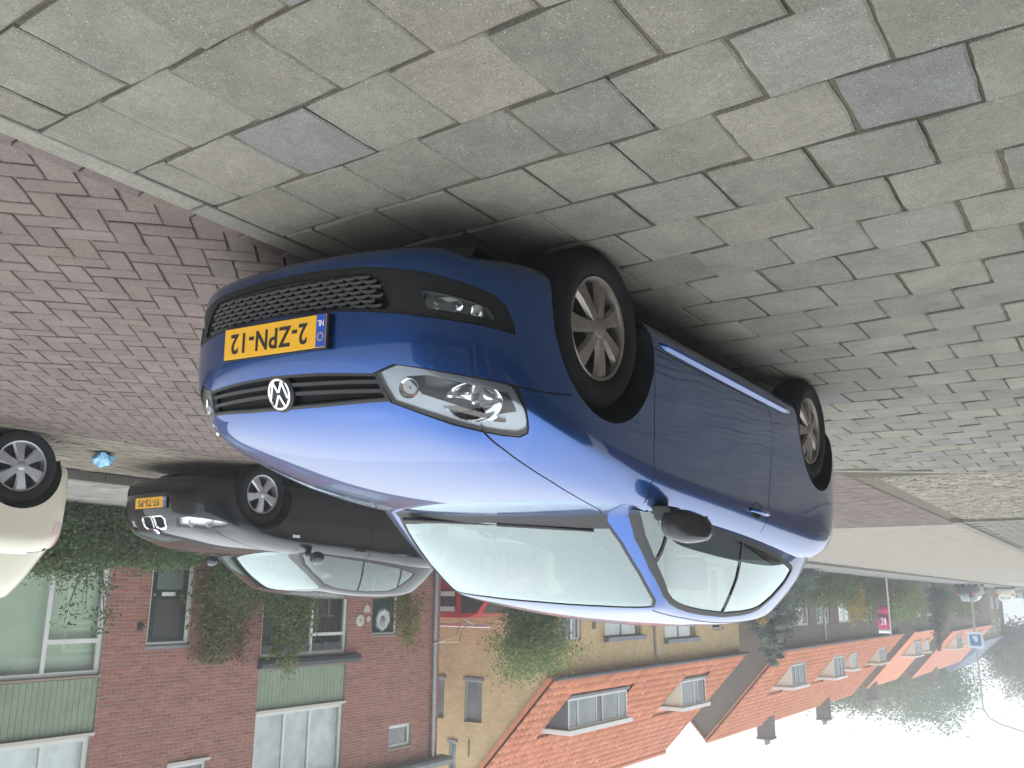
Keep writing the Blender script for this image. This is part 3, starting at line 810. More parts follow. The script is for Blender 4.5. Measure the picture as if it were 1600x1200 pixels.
# ------------------------------------------------------------------ the blue hatchback
def build_polo():
    root = empty('parked_car', label='blue hatchback with yellow plate 2-ZPN-12, two wheels up on the slab pavement', cat='car')
    root.matrix_world = Matrix.Translation((-.163, 1.935, -.022)) @ Matrix.Rotation(R_(-88.9), 4, 'Z') @ Matrix.Rotation(R_(-3.2), 4, 'X')
    cb, cg = polo_cages()
    A = Skin(cage_surface(*cb)); B = Skin(cage_surface(*cg))
    for f in A.bm.faces: f[A.lay] = 1
    for f in B.bm.faces: f[B.lay] = 20
    # --- lower skin: 0 removed, 1 shell, 2 bonnet, 3 bumper, 4x lamp, 5 grille, 6 black intake, 7 fog lamp, 8 door, 9 gap
    for f in list(A.bm.faces):
        c = f.calc_center_median()
        if f.normal.z > .55 and c.x < -.50 and abs(c.y) < .74 and c.x > -3.0: f[A.lay] = 0
        if f.normal.z > .8 and -.52 < c.x < -.425 and abs(c.y) < .56: f[A.lay] = 0
    hl = [(.472, -.640, .755), (.369, -.651, .797), (.231, -.655, .836), (.083, -.659, .871), (-.088, -.651, .907), (-.242, -.637, .933), (-.332, -.624, .946), (-.41, -.585, .955)]
    bon = [(.722, 0, .72), (.712, -.2, .72), (.697, -.452, .70), (.638, -.539, .717), (.558, -.594, .736)] + hl + [(-.43, -.3, .96), (-.435, 0, .96)]
    poly = bon + [(p[0], -p[1], p[2]) for p in reversed(bon[1:-1])]
    A.cut(poly, (0, 0, 1), 2, only={1}, facing=.25)
    # bumper skin ahead of and below the wing seam
    seam = [(.484, -.783, .612), (.40, -.81, .616), (.33, -.83, .612), (.24, -.838, .60)]
    bump_poly = [(.75, -.60, .10), (.75, -.60, .585), (.60, -.70, .605)] + seam + [(.20, -.83, .10)]
    A.cut2(bump_poly, (0, -1, 0), 3, only={1}, facing=.02)
    for f in A.bm.faces:
        c = f.calc_center_median()
        if f[A.lay] == 1 and c.x > .5 and c.z < .70 and f.normal.x > .02: f[A.lay] = 3
    HD = (.64, -.77, .18)
    head = [(.756, -.419, .601), (.742, -.491, .575), (.705, -.564, .585), (.655, -.636, .596), (.591, -.706, .606), (.501, -.776, .614), (.484, -.783, .625), (.453, -.788, .666), (.389, -.762, .728), (.372, -.748, .745), (.378, -.722, .757), (.421, -.685, .756), (.477, -.644, .749), (.558, -.594, .736), (.638, -.539, .717), (.704, -.458, .687)]
    cen = sum((Vector(p) for p in head), Vector())/len(head)
    big = [tuple(Vector(p)+(Vector(p)-cen).normalized()*.008) for p in head]
    A.cut2(big, HD, 9, facing=.02); A.cut2(head, HD, 40, facing=.02)
    lamp = [(.716, -.51, .610), (.688, -.575, .604), (.60, -.685, .628), (.50, -.768, .640), (.455, -.770, .70), (.50, -.715, .718), (.60, -.618, .690), (.672, -.545, .664)]
    A.cut2(lamp, HD, 41, only={40}, facing=.02)
    gr = [(.78, -.425, .600), (.79, -.2, .588), (.79, 0, .584), (.79, .2, .588), (.78, .425, .600), (.71, .450, .683), (.72, .2, .692), (.72, 0, .694), (.72, -.2, .692), (.71, -.450, .683)]
    A.cut(gr, (1, 0, 0), 5, facing=.02)
    gin = [(.78, -.418, .608), (.79, -.2, .597), (.79, 0, .593), (.79, .2, .597), (.78, .418, .608), (.71, .436, .674), (.72, .2, .683), (.72, 0, .685), (.72, -.2, .683), (.71, -.436, .674)]
    for f in A.bm.faces:
        if f[A.lay] == 5: f[A.lay] = 54
    A.cut(gin, (1, 0, 0), 5, only={54}, facing=.02)
    for q, (za, zb) in ((52, (.620, .631)), (53, (.648, .659))):
        A.cut([(.75, -.45, za), (.75, 0, za-.008), (.75, .45, za), (.75, .45, zb), (.75, 0, zb-.008), (.75, -.45, zb)], (1, 0, 0), q, only={5}, facing=.02)
    half = [(.826, 0, .240), (.823, -.16, .241), (.796, -.37, .248), (.729, -.56, .272), (.659, -.662, .298), (.59, -.731, .328), (.56, -.754, .358), (.536, -.769, .413), (.534, -.772, .448), (.615, -.711, .437), (.71, -.593, .425), (.766, -.48, .412), (.817, -.26, .392), (.83, 0, .388)]
    low = half + [(p[0], -p[1], p[2]) for p in reversed(half[1:-1])]
    A.cut(low, (1, 0, 0), 6, facing=.01)
    mesh_o = [(.83, 0, .268), (.819, -.24, .272), (.794, -.385, .277), (.782, -.430, .302), (.77, -.468, .385), (.776, -.455, .398), (.816, -.27, .385), (.83, 0, .380)]
    mo = mesh_o + [(p[0], -p[1], p[2]) for p in reversed(mesh_o[1:-1])]
    A.cut(mo, (1, 0, 0), 61, facing=.01)
    fog = [(.73, -.563, .347), (.716, -.585, .395), (.656, -.668, .403), (.578, -.743, .413), (.573, -.746, .407), (.592, -.731, .376), (.632, -.694, .359), (.706, -.601, .338), (.726, -.569, .337)]
    A.cut2(fog, (.75, -.66, 0), 7, facing=.01)
    door = [(-.345, -.84, .30), (-.352, -.84, .70), (-.365, -.83, .84), (-.43, -.80, .90), (-.50, -.78, .96), (-1.645, -.78, 1.02), (-1.615, -.80, .94), (-1.63, -.84, .80), (-1.68, -.84, .60), (-1.70, -.84, .42), (-1.66, -.84, .315), (-1.60, -.84, .30)]
    A.cut2(door, (0, -1, 0), 8, only={1}, facing=.05)
    gaps(A, door[:4], .006, (0, -1, 0)); gaps(A, door[6:]+[door[0]], .006, (0, -1, 0))
    gaps(A, hl, .006, (0, 0, 1)); gaps(A, seam, .005, (0, -1, 0))
    flap = [(-1.98, 1, .86), (-1.80, 1, .86)]
    for x in (0, -2.47): A.cut2(circle_pts(x, .303, .352, -.84), (0, -1, 0), 0, facing=.02)
    for f in A.bm.faces:                                      # remnants of skin inside the arches
        c = f.calc_center_median()
        for x in (0, -2.47):
            if (c.x-x)**2+(c.z-.303)**2 < .352**2 and abs(c.y) > .55: f[A.lay] = 0
    tail = [(-2.86, -.78, .74), (-2.86, -.79, .90), (-2.93, -.76, .965), (-3.06, -.66, .96), (-3.12, -.55, .93), (-3.12, -.55, .76)]
    A.cut2(tail, (-.7, -.72, .05), 10, facing=.05)
    A.number()
    body = A.extract('body', 1, M_BLUE, root)
    A.extract('bonnet', 2, M_BLUE, root)
    bumper = A.extract('front_bumper', 3, M_BLUE, root)
    for s_ in (-1, 1): A.extract('panel_gap', 9, M_GAP, body, side=s_, offset=-.002)
    for s_ in (-1, 1):
        A.extract('tail_lamp', 10, M_REDL, root, side=s_)
        dr = A.extract('door', 8, M_BLUE, root, side=s_)
        m = MB()                                              # handle: recess, grip, lock button
        m.lathe([(.0, .001), (.045, .001), (.052, .004), (.055, .001)], 24, 'y', M=Matrix.Translation((-1.47, s_*.836, .846)) @ Matrix.Scale(s_, 4, (0, 1, 0)) @ Matrix.Scale(1.25, 4, (1, 0, 0)) @ Matrix.Scale(.72, 4, (0, 0, 1)))
        m.build('handle_recess', M_GAP, dr, True)
        m = MB(); m.tube([(-1.385, s_*.838, .848), (-1.42, s_*.862, .852), (-1.48, s_*.868, .856), (-1.545, s_*.864, .858), (-1.575, s_*.838, .858)], [.010, .013, .014, .013, .010], 10); m.build('door_handle', M_BLUE, dr, True)
        m = MB(); st = [(-.385, .815), (-.46, .846), (-1.1, .849), (-1.9, .846), (-2.06, .815)]; vs = []; fs = []
        for (x, y) in st:
            d_ = (x+.385)*-.006; vs += [(x, s_*.79, .258+d_), (x, s_*y, .262+d_), (x, s_*(y-.004), .272+d_), (x, s_*(y-.03), .292+d_), (x, s_*.79, .296+d_)]
        for i in range(4):
            for q in range(4): fs.append((i*5+q, i*5+q+1, i*5+6+q, i*5+5+q))
        m.add(vs, fs); m.build('sill_moulding', M_BLUE, root, False)
        # wheel arches and wheels
        for x in (0, -2.47):
            arch_liner(root, x, .303, .353, M_PLAST, s_, A)
            wheel(root, (x, s_*.7075, .302), s_, kind='seven')
        # headlamp: housing, reflector, bulb, lens
        lens = A.extract('headlight', (40, 41), M_LENS, root, side=s_)
        A.extract('lamp_housing', 40, M_HSILV, lens, side=s_, offset=-.016)
        A.extract('lamp_bezel', 41, M_HDARK, lens, side=s_, offset=-.075, rim=-.058)
        ax = Vector((.80, s_*.58, .10)).normalized()
        Mb = face_frame((.535, s_*.650, .668), ax.cross(Vector((0, 0, 1))) * 1, (0, 0, 1)); Mb = Mb @ Matrix.Scale(1, 4)
        if (Mb.to_3x3() @ Vector((0, 0, 1))).dot(ax) < 0: Mb = Mb @ Matrix.Rotation(math.pi, 4, 'Y')
        m = MB(); m.lathe([(.012, -.045), (.03, -.038), (.05, -.018), (.062, .006), (.064, .008)], 28, 'z', M=Mb @ Matrix.Scale(1.45, 4, (1, 0, 0))); m.build('reflector', M_CHROME, lens, True)
        m = MB(); m.lathe([(.0, .02), (.008, .016), (.011, 0), (.011, -.04)], 14, 'z', M=Mb); m.build('bulb', M_CHROME, lens, True)
        m = MB()
        for k in range(16):
            t = k/15; p = Vector((.665, s_*.552, .672)).lerp(Vector((.49, s_*.722, .716)), t)-Vector((.8, s_*.58, 0))*.03
            m.box(-.004, .004, -.02, .02, -.006, .006, M=Matrix.Translation(p) @ Matrix.Rotation(s_*.62, 4, 'Z'))
        m.build('chrome_ribs', M_CHROME, lens)
        Mi = face_frame((.672, s_*.498, .640), (.5*s_*-1, .86*1, 0), (0, 0, 1))
        ii = Vector((.84, s_*.5, .1)).normalized(); Mi = Matrix.Translation((.694, s_*.512, .643)) @ ii.to_track_quat('Z', 'Y').to_matrix().to_4x4()
        m = MB(); m.lathe([(.004, -.016), (.02, -.010), (.030, .004), (.032, .006)], 22, 'z', M=Mi); m.build('indicator_reflector', M_CHROME, lens, True)
        m = MB(); m.lathe([(.0, .006), (.003, .004), (.004, -.012)], 12, 'z', M=Mi); m.build('indicator_bulb', M_ORANGE, lens, True)
        fl = A.extract('fog_lamp', 7, M_LENS, bumper, side=s_)
        A.extract('fog_housing', 7, M_HSILV, fl, side=s_, offset=-.04, rim=-.038)
        ff = Vector((.8, s_*.6, 0)); Mf = Matrix.Translation((.655, s_*.615, .375)) @ ff.to_track_quat('Z', 'Y').to_matrix().to_4x4()
        m = MB(); m.lathe([(.004, -.02), (.018, -.012), (.028, .006)], 20, 'z', M=Mf @ Matrix.Scale(1.7, 4, (1, 0, 0))); m.build('fog_reflector', M_CHROME, fl, True)
        m = MB(); m.lathe([(.004, -.02), (.014, -.012), (.022, .006)], 20, 'z', M=Matrix.Translation((-.055, s_*.075, .014)) @ Mf); m.build('running_reflector', M_CHROME, fl, True)
    # grilles
    g1 = A.extract('upper_grille', (5, 52, 53), M_GAP, root, offset=-.03)
    for q, nm in ((52, 'grille_bar'), (53, 'grille_bar')): A.extract(nm, q, M_PLASTG, g1, offset=-.004, rim=.016)
    A.extract('grille_frame', 54, M_PLASTG, g1, offset=.001, rim=.02)
    intake = A.extract('lower_intake', 6, M_PLAST, bumper, offset=-.006, rim=-.006)
    msh = A.extract('intake_backing', 61, M_GAP, intake, offset=-.045, rim=-.04)
    m = MB()                                                 # honeycomb of short staggered bars
    for r_ in range(7):
        zz = .282+r_*.0165
        for q in range(-9, 10):
            yc = q*.052+(.026 if r_ % 2 else 0)
            if abs(yc) > .432-.03*(r_ == 0): continue
            def px(y): return .829-.30*y*y*.45-.55*max(0, abs(y)-.3)**2*1.2
            pts = []
            for yy, dz in ((yc-.025, -.002), (yc-.015, .0035), (yc+.015, .0035), (yc+.025, -.002)):
                pts += [(px(yy)-.012, yy, zz+dz-.0045), (px(yy)-.016, yy, zz+dz+.0045), (px(yy)-.034, yy, zz+dz+.004)]
            fs = []
            for i in range(3):
                fs += [(i*3, i*3+3, i*3+4, i*3+1), (i*3+1, i*3+4, i*3+5, i*3+2)]
            m.add(pts, fs)
    m.build('honeycomb_mesh', M_PLASTG, intake, False, kind='stuff')
    Mf = face_frame((.826, 0, .458), (0, 1, 0), (-.06, 0, 1)); plate(root, Mf @ Matrix.Translation((0, 0, .008)), '2-ZPN-12')
    Mb = face_frame((.778, 0, .640), (0, 1, 0), (-.35, 0, 1))
    m = MB(); m.lathe([(.0, .004), (.058, .004), (.066, 0), (.066, -.02)], 36, 'z', M=Mb); bd = m.build('badge', M_PLASTG, root, True)
    em = emblem_mesh(.056); em.v = [tuple(Mb @ Vector((v[0], v[1], v[2]+.004))) for v in em.v]; em.build('badge_emblem', M_CHROME, bd, False)
    # chin spoiler under the bumper
    m = MB()
    for q in range(20):
        y0, y1 = -.66+q*1.32/20, -.66+(q+1)*1.32/20
        def cx(y): return .745-.34*y*y*.9-.25*max(0, abs(y)-.45)**2
        m.add([(cx(y0)+.012, y0, .20), (cx(y1)+.012, y1, .20), (cx(y1)-.01, y1, .165), (cx(y0)-.01, y0, .165), (cx(y1)-.25, y1, .167), (cx(y0)-.25, y0, .167)], [(0, 1, 2, 3), (3, 2, 4, 5)])
    m.build('chin_spoiler', M_PLAST, bumper, True)
    # --- greenhouse: 20 roof and pillars, 21 windscreen, 22 seal, 23 door window, 24 quarter window, 25 rear window
    right = [(-.486, -.561, .977), (-.583, -.581, 1.058), (-.739, -.588, 1.177), (-.90, -.578, 1.29), (-.938, -.555, 1.312), (-.898, -.325, 1.326), (-.882, 0, 1.330)]
    base = [(-.36, 0, .87), (-.40, -.5, .86), (-.44, -.60, .90)]
    ws = base + right; ws = ws + [(p[0], -p[1], p[2]) for p in reversed(ws[1:-1])]
    WD = (.62, 0, .78)
    cen = Vector((-.65, 0, 1.14)); wsb = [tuple(cen+(Vector(p)-cen)*1.022) for p in ws]
    B.cut(wsb, WD, 22, facing=.1); B.cut(ws, WD, 21, facing=.1)
    fb = [(-.34, 0, .85), (-.38, -.5, .85), (-.44, -.62, .90), (-.515, -.57, 1.0), (-.47, -.40, .998), (-.445, -.2, .992), (-.435, 0, .988)]
    B.cut(fb+[(p[0], -p[1], p[2]) for p in reversed(fb[1:-1])], WD, 22, only={21}, facing=.1)
    sg = [(-.463, -.666, .914), (-.591, -.646, 1.037), (-.742, -.637, 1.154), (-.919, -.619, 1.267), (-1.0, -.61, 1.300), (-1.097, -.604, 1.322), (-1.22, -.60, 1.340), (-1.363, -.598, 1.353), (-1.645, -.597, 1.368), (-1.867, -.603, 1.362), (-2.0, -.605, 1.352), (-2.102, -.611, 1.333), (-2.211, -.640, 1.279), (-2.33, -.679, 1.189), (-2.372, -.70, 1.12), (-2.366, -.713, 1.098), (-2.33, -.72, 1.084), (-2.021, -.747, 1.034), (-1.754, -.758, 1.003), (-1.448, -.765, .974), (-1.107, -.765, .948), (-.832, -.769, .915), (-.50, -.72, .87), (-.45, -.68, .87)]
    sc_ = Vector((-1.4, -.68, 1.14))
    def shrink(P, d_):
        out = []
        n_ = len(P)
        for i, p in enumerate(P):
            a, b = Vector(P[i-1]), Vector(P[(i+1) % n_]); t = (b-a); nx = Vector((t.z, 0, -t.x)); nx.normalize()
            if nx.dot(sc_-Vector(p)) < 0: nx = -nx
            out.append(tuple(Vector(p)+nx*d_))
        return out
    B.cut2(sg, (0, -1, .1), 22, facing=.05)
    inner = shrink(sg, .024); B.cut2(inner, (0, -1, .1), 23, only={22}, facing=.05)
    bp = [(-1.475, -.76, .90), (-1.50, -.758, 1.001), (-1.568, -.701, 1.174), (-1.603, -.61, 1.36), (-1.62, -.6, 1.45)]
    quart = bp + [(-2.6, -.6, 1.45), (-2.6, -.7, .90)]
    B.cut2(quart, (0, -1, .1), 24, only={23}, facing=.05)
    gaps(B, bp, .016, (0, -1, .1), only={23, 24}, part=22)
    gaps(B, [(-.665, -.76, .86), (-.70, -.70, 1.0), (-.735, -.65, 1.12), (-.76, -.63, 1.20)], .014, (0, -1, .1), only={23}, part=22)
    rw = [(-2.74, -.36, 1.34), (-2.99, -.50, 1.02), (-3.02, 0, 1.02), (-2.99, .50, 1.02), (-2.74, .36, 1.34), (-2.75, 0, 1.35)]
    B.cut(rw, (-.8, 0, .6), 25, facing=.05)
    gaps(B, [(-.975, -.545, 1.335), (-1.3, -.56, 1.39), (-2.0, -.555, 1.415), (-2.5, -.53, 1.39)], .007, (0, -.3, 1), part=22)
    B.number()
    B.extract('roof', 20, M_BLUE, root)
    B.extract('window_seal', 22, M_TRIM, root, offset=.001)
    B.extract('windscreen', 21, M_WSCR, root, offset=-.002)
    for s_ in (-1, 1):
        B.extract('door_window', 23, M_SGLASS, root, side=s_, offset=-.004)
        B.extract('quarter_window', 24, M_SGLASS, root, side=s_, offset=-.004)
    B.extract('rear_window', 25, M_SGLASS, root, offset=-.003)
    # door mirrors
    for s_ in (-1, 1):
        mr = empty('door_mirror'); mr.parent = root
        me = bpy.data.meshes.new('mirror_housing'); bm = bmesh.new()
        bmesh.ops.create_cube(bm, size=1)
        bmesh.ops.subdivide_edges(bm, edges=bm.edges, cuts=7, use_grid_fill=True)
        for v in bm.verts:
            p = v.co*2; q = Vector((p.x*math.sqrt(max(0, 1-p.y**2/2-p.z**2/2+p.y**2*p.z**2/3)), p.y*math.sqrt(max(0, 1-p.z**2/2-p.x**2/2+p.z**2*p.x**2/3)), p.z*math.sqrt(max(0, 1-p.x**2/2-p.y**2/2+p.x**2*p.y**2/3))))
            q = q*.72+p*.28
            tp = 1-.22*max(0, q.y)
            v.co = Vector((-.580+q.x*.055*tp-q.y*.035, s_*(.882+q.y*.092), .982+q.z*.066*tp+q.y*.008))
            if s_ > 0: v.co = Vector((-.86-q.y*.092, .812+q.x*.045*tp, .975+q.z*.062*tp))      # far mirror is folded in
        bmesh.ops.recalc_face_normals(bm, faces=bm.faces); bm.to_mesh(me); bm.free(); me.shade_smooth()
        link_mesh('mirror_housing', me, M_PLAST2, mr)
        fo = 0 if s_ < 0 else -.22
        m = MB(); m.prism([(-.50+fo, .905), (-.62+fo, .905), (-.64+fo, .955), (-.54+fo, .965)], s_*.755, s_*(.84 if s_ < 0 else .82), 'y'); m.build('mirror_foot', M_PLAST, mr, True, bevel=.012)
        m = MB(); m.box(-.001, .001, -.074, .074, -.047, .047, M=Matrix.Translation((-.641, -.885, .985) if s_ < 0 else (-.86, .762, .975)) @ Matrix.Rotation(.38 if s_ < 0 else 1.57, 4, 'Z')); m.build('mirror_glass', M_MIRRORG, mr, bevel=.0)
    # cowl, wipers
    m = MB()
    for q in range(16):
        y0, y1 = -.60+q*1.2/16, -.60+(q+1)*1.2/16
        def cw(y): return -.415-.10*(y/.6)**4*.3
        m.add([(cw(y0)+.04, y0, .930), (cw(y1)+.04, y1, .930), (cw(y1)-.10, y1, .950), (cw(y0)-.10, y0, .950)], [(0, 1, 2, 3)])
    m.build('cowl', M_PLAST, root, True)
    for pts in ([(-.435, .50, .985), (-.440, .2, .992), (-.450, -.08, .998)], [(-.440, -.05, .998), (-.460, -.30, 1.005), (-.500, -.50, 1.012)]):
        m = MB(); m.tube(pts, [.010, .009, .006], 8); m.tube([tuple(Vector(p)+Vector((-.018, 0, .004))) for p in pts], .005, 6); m.build('wiper', M_TRIM, root, True)
    # interior
    cab = empty('cabin'); cab.parent = root
    m = MB(); m.prism([(-.42, .30), (-2.9, .30), (-2.9, .34), (-.42, .34)], -.70, .70, 'y'); m.build('cabin_floor', M_CABIN, cab)
    m = MB(); m.prism([(-.46, .60), (-.46, .905), (-.62, .925), (-.85, .90), (-.92, .84), (-.88, .62)], -.68, .68, 'y'); m.build('dashboard', M_CABIN, cab, True, bevel=.02)
    m = MB(); m.lathe([(.175, -.012), (.185, 0), (.175, .012), (.165, 0), (.175, -.012)], 32, 'z', M=Matrix.Translation((-1.02, .35, .88)) @ Matrix.Rotation(R_(-65), 4, 'Y')); m.build('steering_wheel', M_CABIN, cab, True)
    for s_ in (-1, 1): seat(cab, -1.25, s_*.35, .42)
    seat(cab, -2.12, -.34, .45, .58); seat(cab, -2.12, .34, .45, .58)
    for s_ in (-1, 1):
        m = MB(); m.box(-2.9, -.42, s_*.715, s_*.73, .34, .93); m.build('door_lining', M_CABIN, cab)
    m = MB(); m.prism([(-2.35, .34), (-2.9, .34), (-2.9, .98), (-2.55, .98)], -.66, .66, 'y'); m.build('parcel_shelf', M_CABIN, cab)
    m = MB(); m.box(-3.0, .62, -.64, .64, .19, .215); m.box(-2.2, .3, -.5, .5, .16, .3); m.build('underbody', M_TRIM, root)
    return root
M_PLAST2 = plain('satin_black', (.020, .021, .024), .22, coat=.3)
# ------------------------------------------------------------------ houses across the street
def wp(o, root):                                # mesh written in world coordinates under an unrotated root
    o.location = -root.location; return o
def brick_mat(name, cols, mortar, rough=.85, scale=1.0):
    """tiny far bricks: colour only (wall faces along Y/Z or X/Z)"""
    m, n, l, p = nt(name)
    pos = wpos(n); sx = n.new('ShaderNodeSeparateXYZ'); l.new(pos, sx.inputs[0])
    ad = n.new('ShaderNodeMath'); ad.operation = 'ADD'; l.new(sx.outputs[0], ad.inputs[0]); l.new(sx.outputs[1], ad.inputs[1])
    cb = n.new('ShaderNodeCombineXYZ'); l.new(ad.outputs[0], cb.inputs[0]); l.new(sx.outputs[2], cb.inputs[1])
    b = n.new('ShaderNodeTexBrick'); l.new(cb.outputs[0], b.inputs['Vector'])
    b.inputs['Color1'].default_value = (*cols[0], 1); b.inputs['Color2'].default_value = (*cols[1], 1); b.inputs['Mortar'].default_value = (*mortar, 1)
    b.inputs['Scale'].default_value = 1; b.inputs['Brick Width'].default_value = .22; b.inputs['Row Height'].default_value = .0675; b.inputs['Mortar Size'].default_value = .006; b.inputs['Bias'].default_value = -.1
    t = noise_n(n, l, 1.3, 6, .65, pos); r = ramp(n, [(.3, (.82, .82, .82)), (.7, (1.15, 1.12, 1.1))]); l.new(t.outputs[0], r.inputs[0])
    l.new(mixc(n, l, 1.0, b.outputs[0], r.outputs[0], 'MULTIPLY'), p.inputs['Base Color']); p.inputs['Roughness'].default_value = rough
    inv = n.new('ShaderNodeMath'); inv.operation = 'SUBTRACT'; inv.inputs[0].default_value = 1; l.new(b.outputs['Fac'], inv.inputs[1])
    l.new(bump(n, l, inv.outputs[0], .5, .006), p.inputs['Normal']); MATS[name] = m; return m
M_RBRICK = stone_mat('red_brick', [(.30, .125, .092), (.32, .135, .10), (.275, .112, .086), (.31, .128, .092), (.335, .148, .112), (.26, .11, .088), (.29, .128, .10)], .0, rough=.85, bumpd=.5)
M_MORT = plain('brick_mortar', (.30, .235, .20), .95, var=.2, vscale=20)
M_YBRICK = brick_mat('yellow_brick', [(.58, .43, .23), (.50, .365, .19)], (.40, .32, .22))
M_GBRICK = brick_mat('grey_brown_brick', [(.16, .12, .095), (.13, .098, .08)], (.15, .13, .11))
M_WFRAME = plain('white_frame', (.62, .63, .60), .4, var=.06, vscale=4)
M_CREAMF = plain('cream_board', (.60, .56, .46), .5, var=.06, vscale=4)
M_GPANEL = plain('green_board', (.22, .275, .195), .55, var=.12, vscale=3)
M_SLATE = plain('slate_cheek', (.10, .105, .12), .6, var=.15, vscale=6)
M_LEAD = plain('lead_grey', (.20, .21, .22), .55, var=.15, vscale=5)
M_ZINC = plain('zinc', (.33, .35, .37), .45, metal=.3, var=.15, vscale=5)
M_TILE = stone_mat('orange_pantile', [(.50, .185, .10), (.515, .192, .105), (.485, .178, .095), (.505, .188, .102), (.525, .20, .11), (.47, .17, .092)], .0, rough=.7, scale=.4, bumpd=.3)
M_PANE = glass('house_pane', (.96, .98, .97), 1.52, 1.8)
M_DARKW = plain('dark_pane', (.045, .055, .055), .08, spec=.9)
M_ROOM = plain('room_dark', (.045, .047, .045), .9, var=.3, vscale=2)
M_BLIND = plain('pale_green_blind', (.62, .74, .58), .8, var=.05, vscale=3)
M_CURT = plain('net_curtain', (.72, .75, .75), .9, var=.15, vscale=4)
M_DOORG = plain('dark_green_door', (.018, .032, .028), .35, var=.15, vscale=5)
M_DPANE = plain('frosted_pane', (.13, .15, .145), .35)
M_AWN = plain('dark_awning', (.05, .05, .058), .7, var=.15, vscale=8)
M_BLINDG = plain('grey_awning', (.14, .16, .18), .6)
M_PALE = plain('pale_stone', (.50, .47, .42), .7)

M_VOILE = plain('grey_voile', (.50, .53, .54), .9, var=.35, vscale=2.2)
def cells(s0, s1, z0, z1, holes):
    ss = sorted({s0, s1, *[h[0] for h in holes], *[h[1] for h in holes]}); zs = sorted({z0, z1, *[h[2] for h in holes], *[h[3] for h in holes]})
    ss = [s for s in ss if s0 <= s <= s1]; zs = [z for z in zs if z0 <= z <= z1]
    for a, b in zip(ss, ss[1:]):
        for c, d in zip(zs, zs[1:]):
            m_, q = (a+b)/2, (c+d)/2
            if not any(h[0] < m_ < h[1] and h[2] < q < h[3] for h in holes): yield a, b, c, d
def facade(name, root, X, s0, s1, z0, z1, holes, mat, th=.25):
    """wall in the plane X facing the street, with real openings and reveals"""
    m = MB()
    for a, b, c, d in cells(s0, s1, z0, z1, holes):
        m.quad((X, a, c), (X, a, d), (X, b, d), (X, b, c))
    for (a, b, c, d) in holes:
        m.quad((X, a, c), (X+th, a, c), (X+th, a, d), (X, a, d)); m.quad((X, b, c), (X, b, d), (X+th, b, d), (X+th, b, c))
        m.quad((X, a, d), (X+th, a, d), (X+th, b, d), (X, b, d)); m.quad((X, a, c), (X, b, c), (X+th, b, c), (X+th, a, c))
    return wp(m.build(name, mat, root, fix=False), root)
def window(root, X, s0, s1, z0, z1, vs=(), hs=(), mat=None, back=None, fw=.055, pane=None, dark=(), sill=True, name='window', backmat2=None, depth=.07):
    """frame, mullions, panes; vs/hs split positions (absolute)"""
    mat = mat or M_WFRAME; w = empty(name); w.parent = root; w.location = -root.location
    x0, x1 = X+depth, X+depth+.06
    m = MB(); m.box(x0, x1, s0, s0+fw, z0, z1); m.box(x0, x1, s1-fw, s1, z0, z1); m.box(x0, x1, s0+fw, s1-fw, z0, z0+fw); m.box(x0, x1, s0+fw, s1-fw, z1-fw, z1)
    m.build('window_frame', mat, w)
    for v in vs:
        m = MB(); m.box(x0+.004, x1-.004, v-fw*.45, v+fw*.45, z0+fw, z1-fw); m.build('mullion', mat, w)
    for (h, a, b) in hs:
        m = MB(); m.box(x0+.007, x1-.007, a, b, h-fw*.45, h+fw*.45); m.build('transom', mat, w)
    ed = [s0+fw]+sorted(vs)+[s1-fw]
    for i, (a, b) in enumerate(zip(ed, ed[1:])):
        m = MB(); m.box(x0+.03, x0+.036, a, b, z0+fw, z1-fw); m.build('pane', (M_DARKW if i in dark else (pane or M_PANE)), w)
    if back:
        m = MB(); m.quad((x1+.10, s0, z0), (x1+.10, s0, z1), (x1+.10, s1, z1), (x1+.10, s1, z0)); m.build('curtain', back, w)
    if sill:
        m = MB(); m.box(X-.05, x0, s0-.03, s1+.03, z0-.06, z0-.002); m.build('sill', M_PALE, w)
    return w
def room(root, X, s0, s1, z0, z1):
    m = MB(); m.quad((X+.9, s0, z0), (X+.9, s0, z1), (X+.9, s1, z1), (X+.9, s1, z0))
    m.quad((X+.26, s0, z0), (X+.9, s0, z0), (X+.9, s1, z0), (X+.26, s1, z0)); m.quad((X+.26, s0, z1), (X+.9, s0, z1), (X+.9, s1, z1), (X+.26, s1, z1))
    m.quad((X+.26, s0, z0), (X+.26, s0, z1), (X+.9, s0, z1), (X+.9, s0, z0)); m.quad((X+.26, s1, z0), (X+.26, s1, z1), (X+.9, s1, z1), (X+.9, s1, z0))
    return wp(m.build('room_box', M_ROOM, root), root)

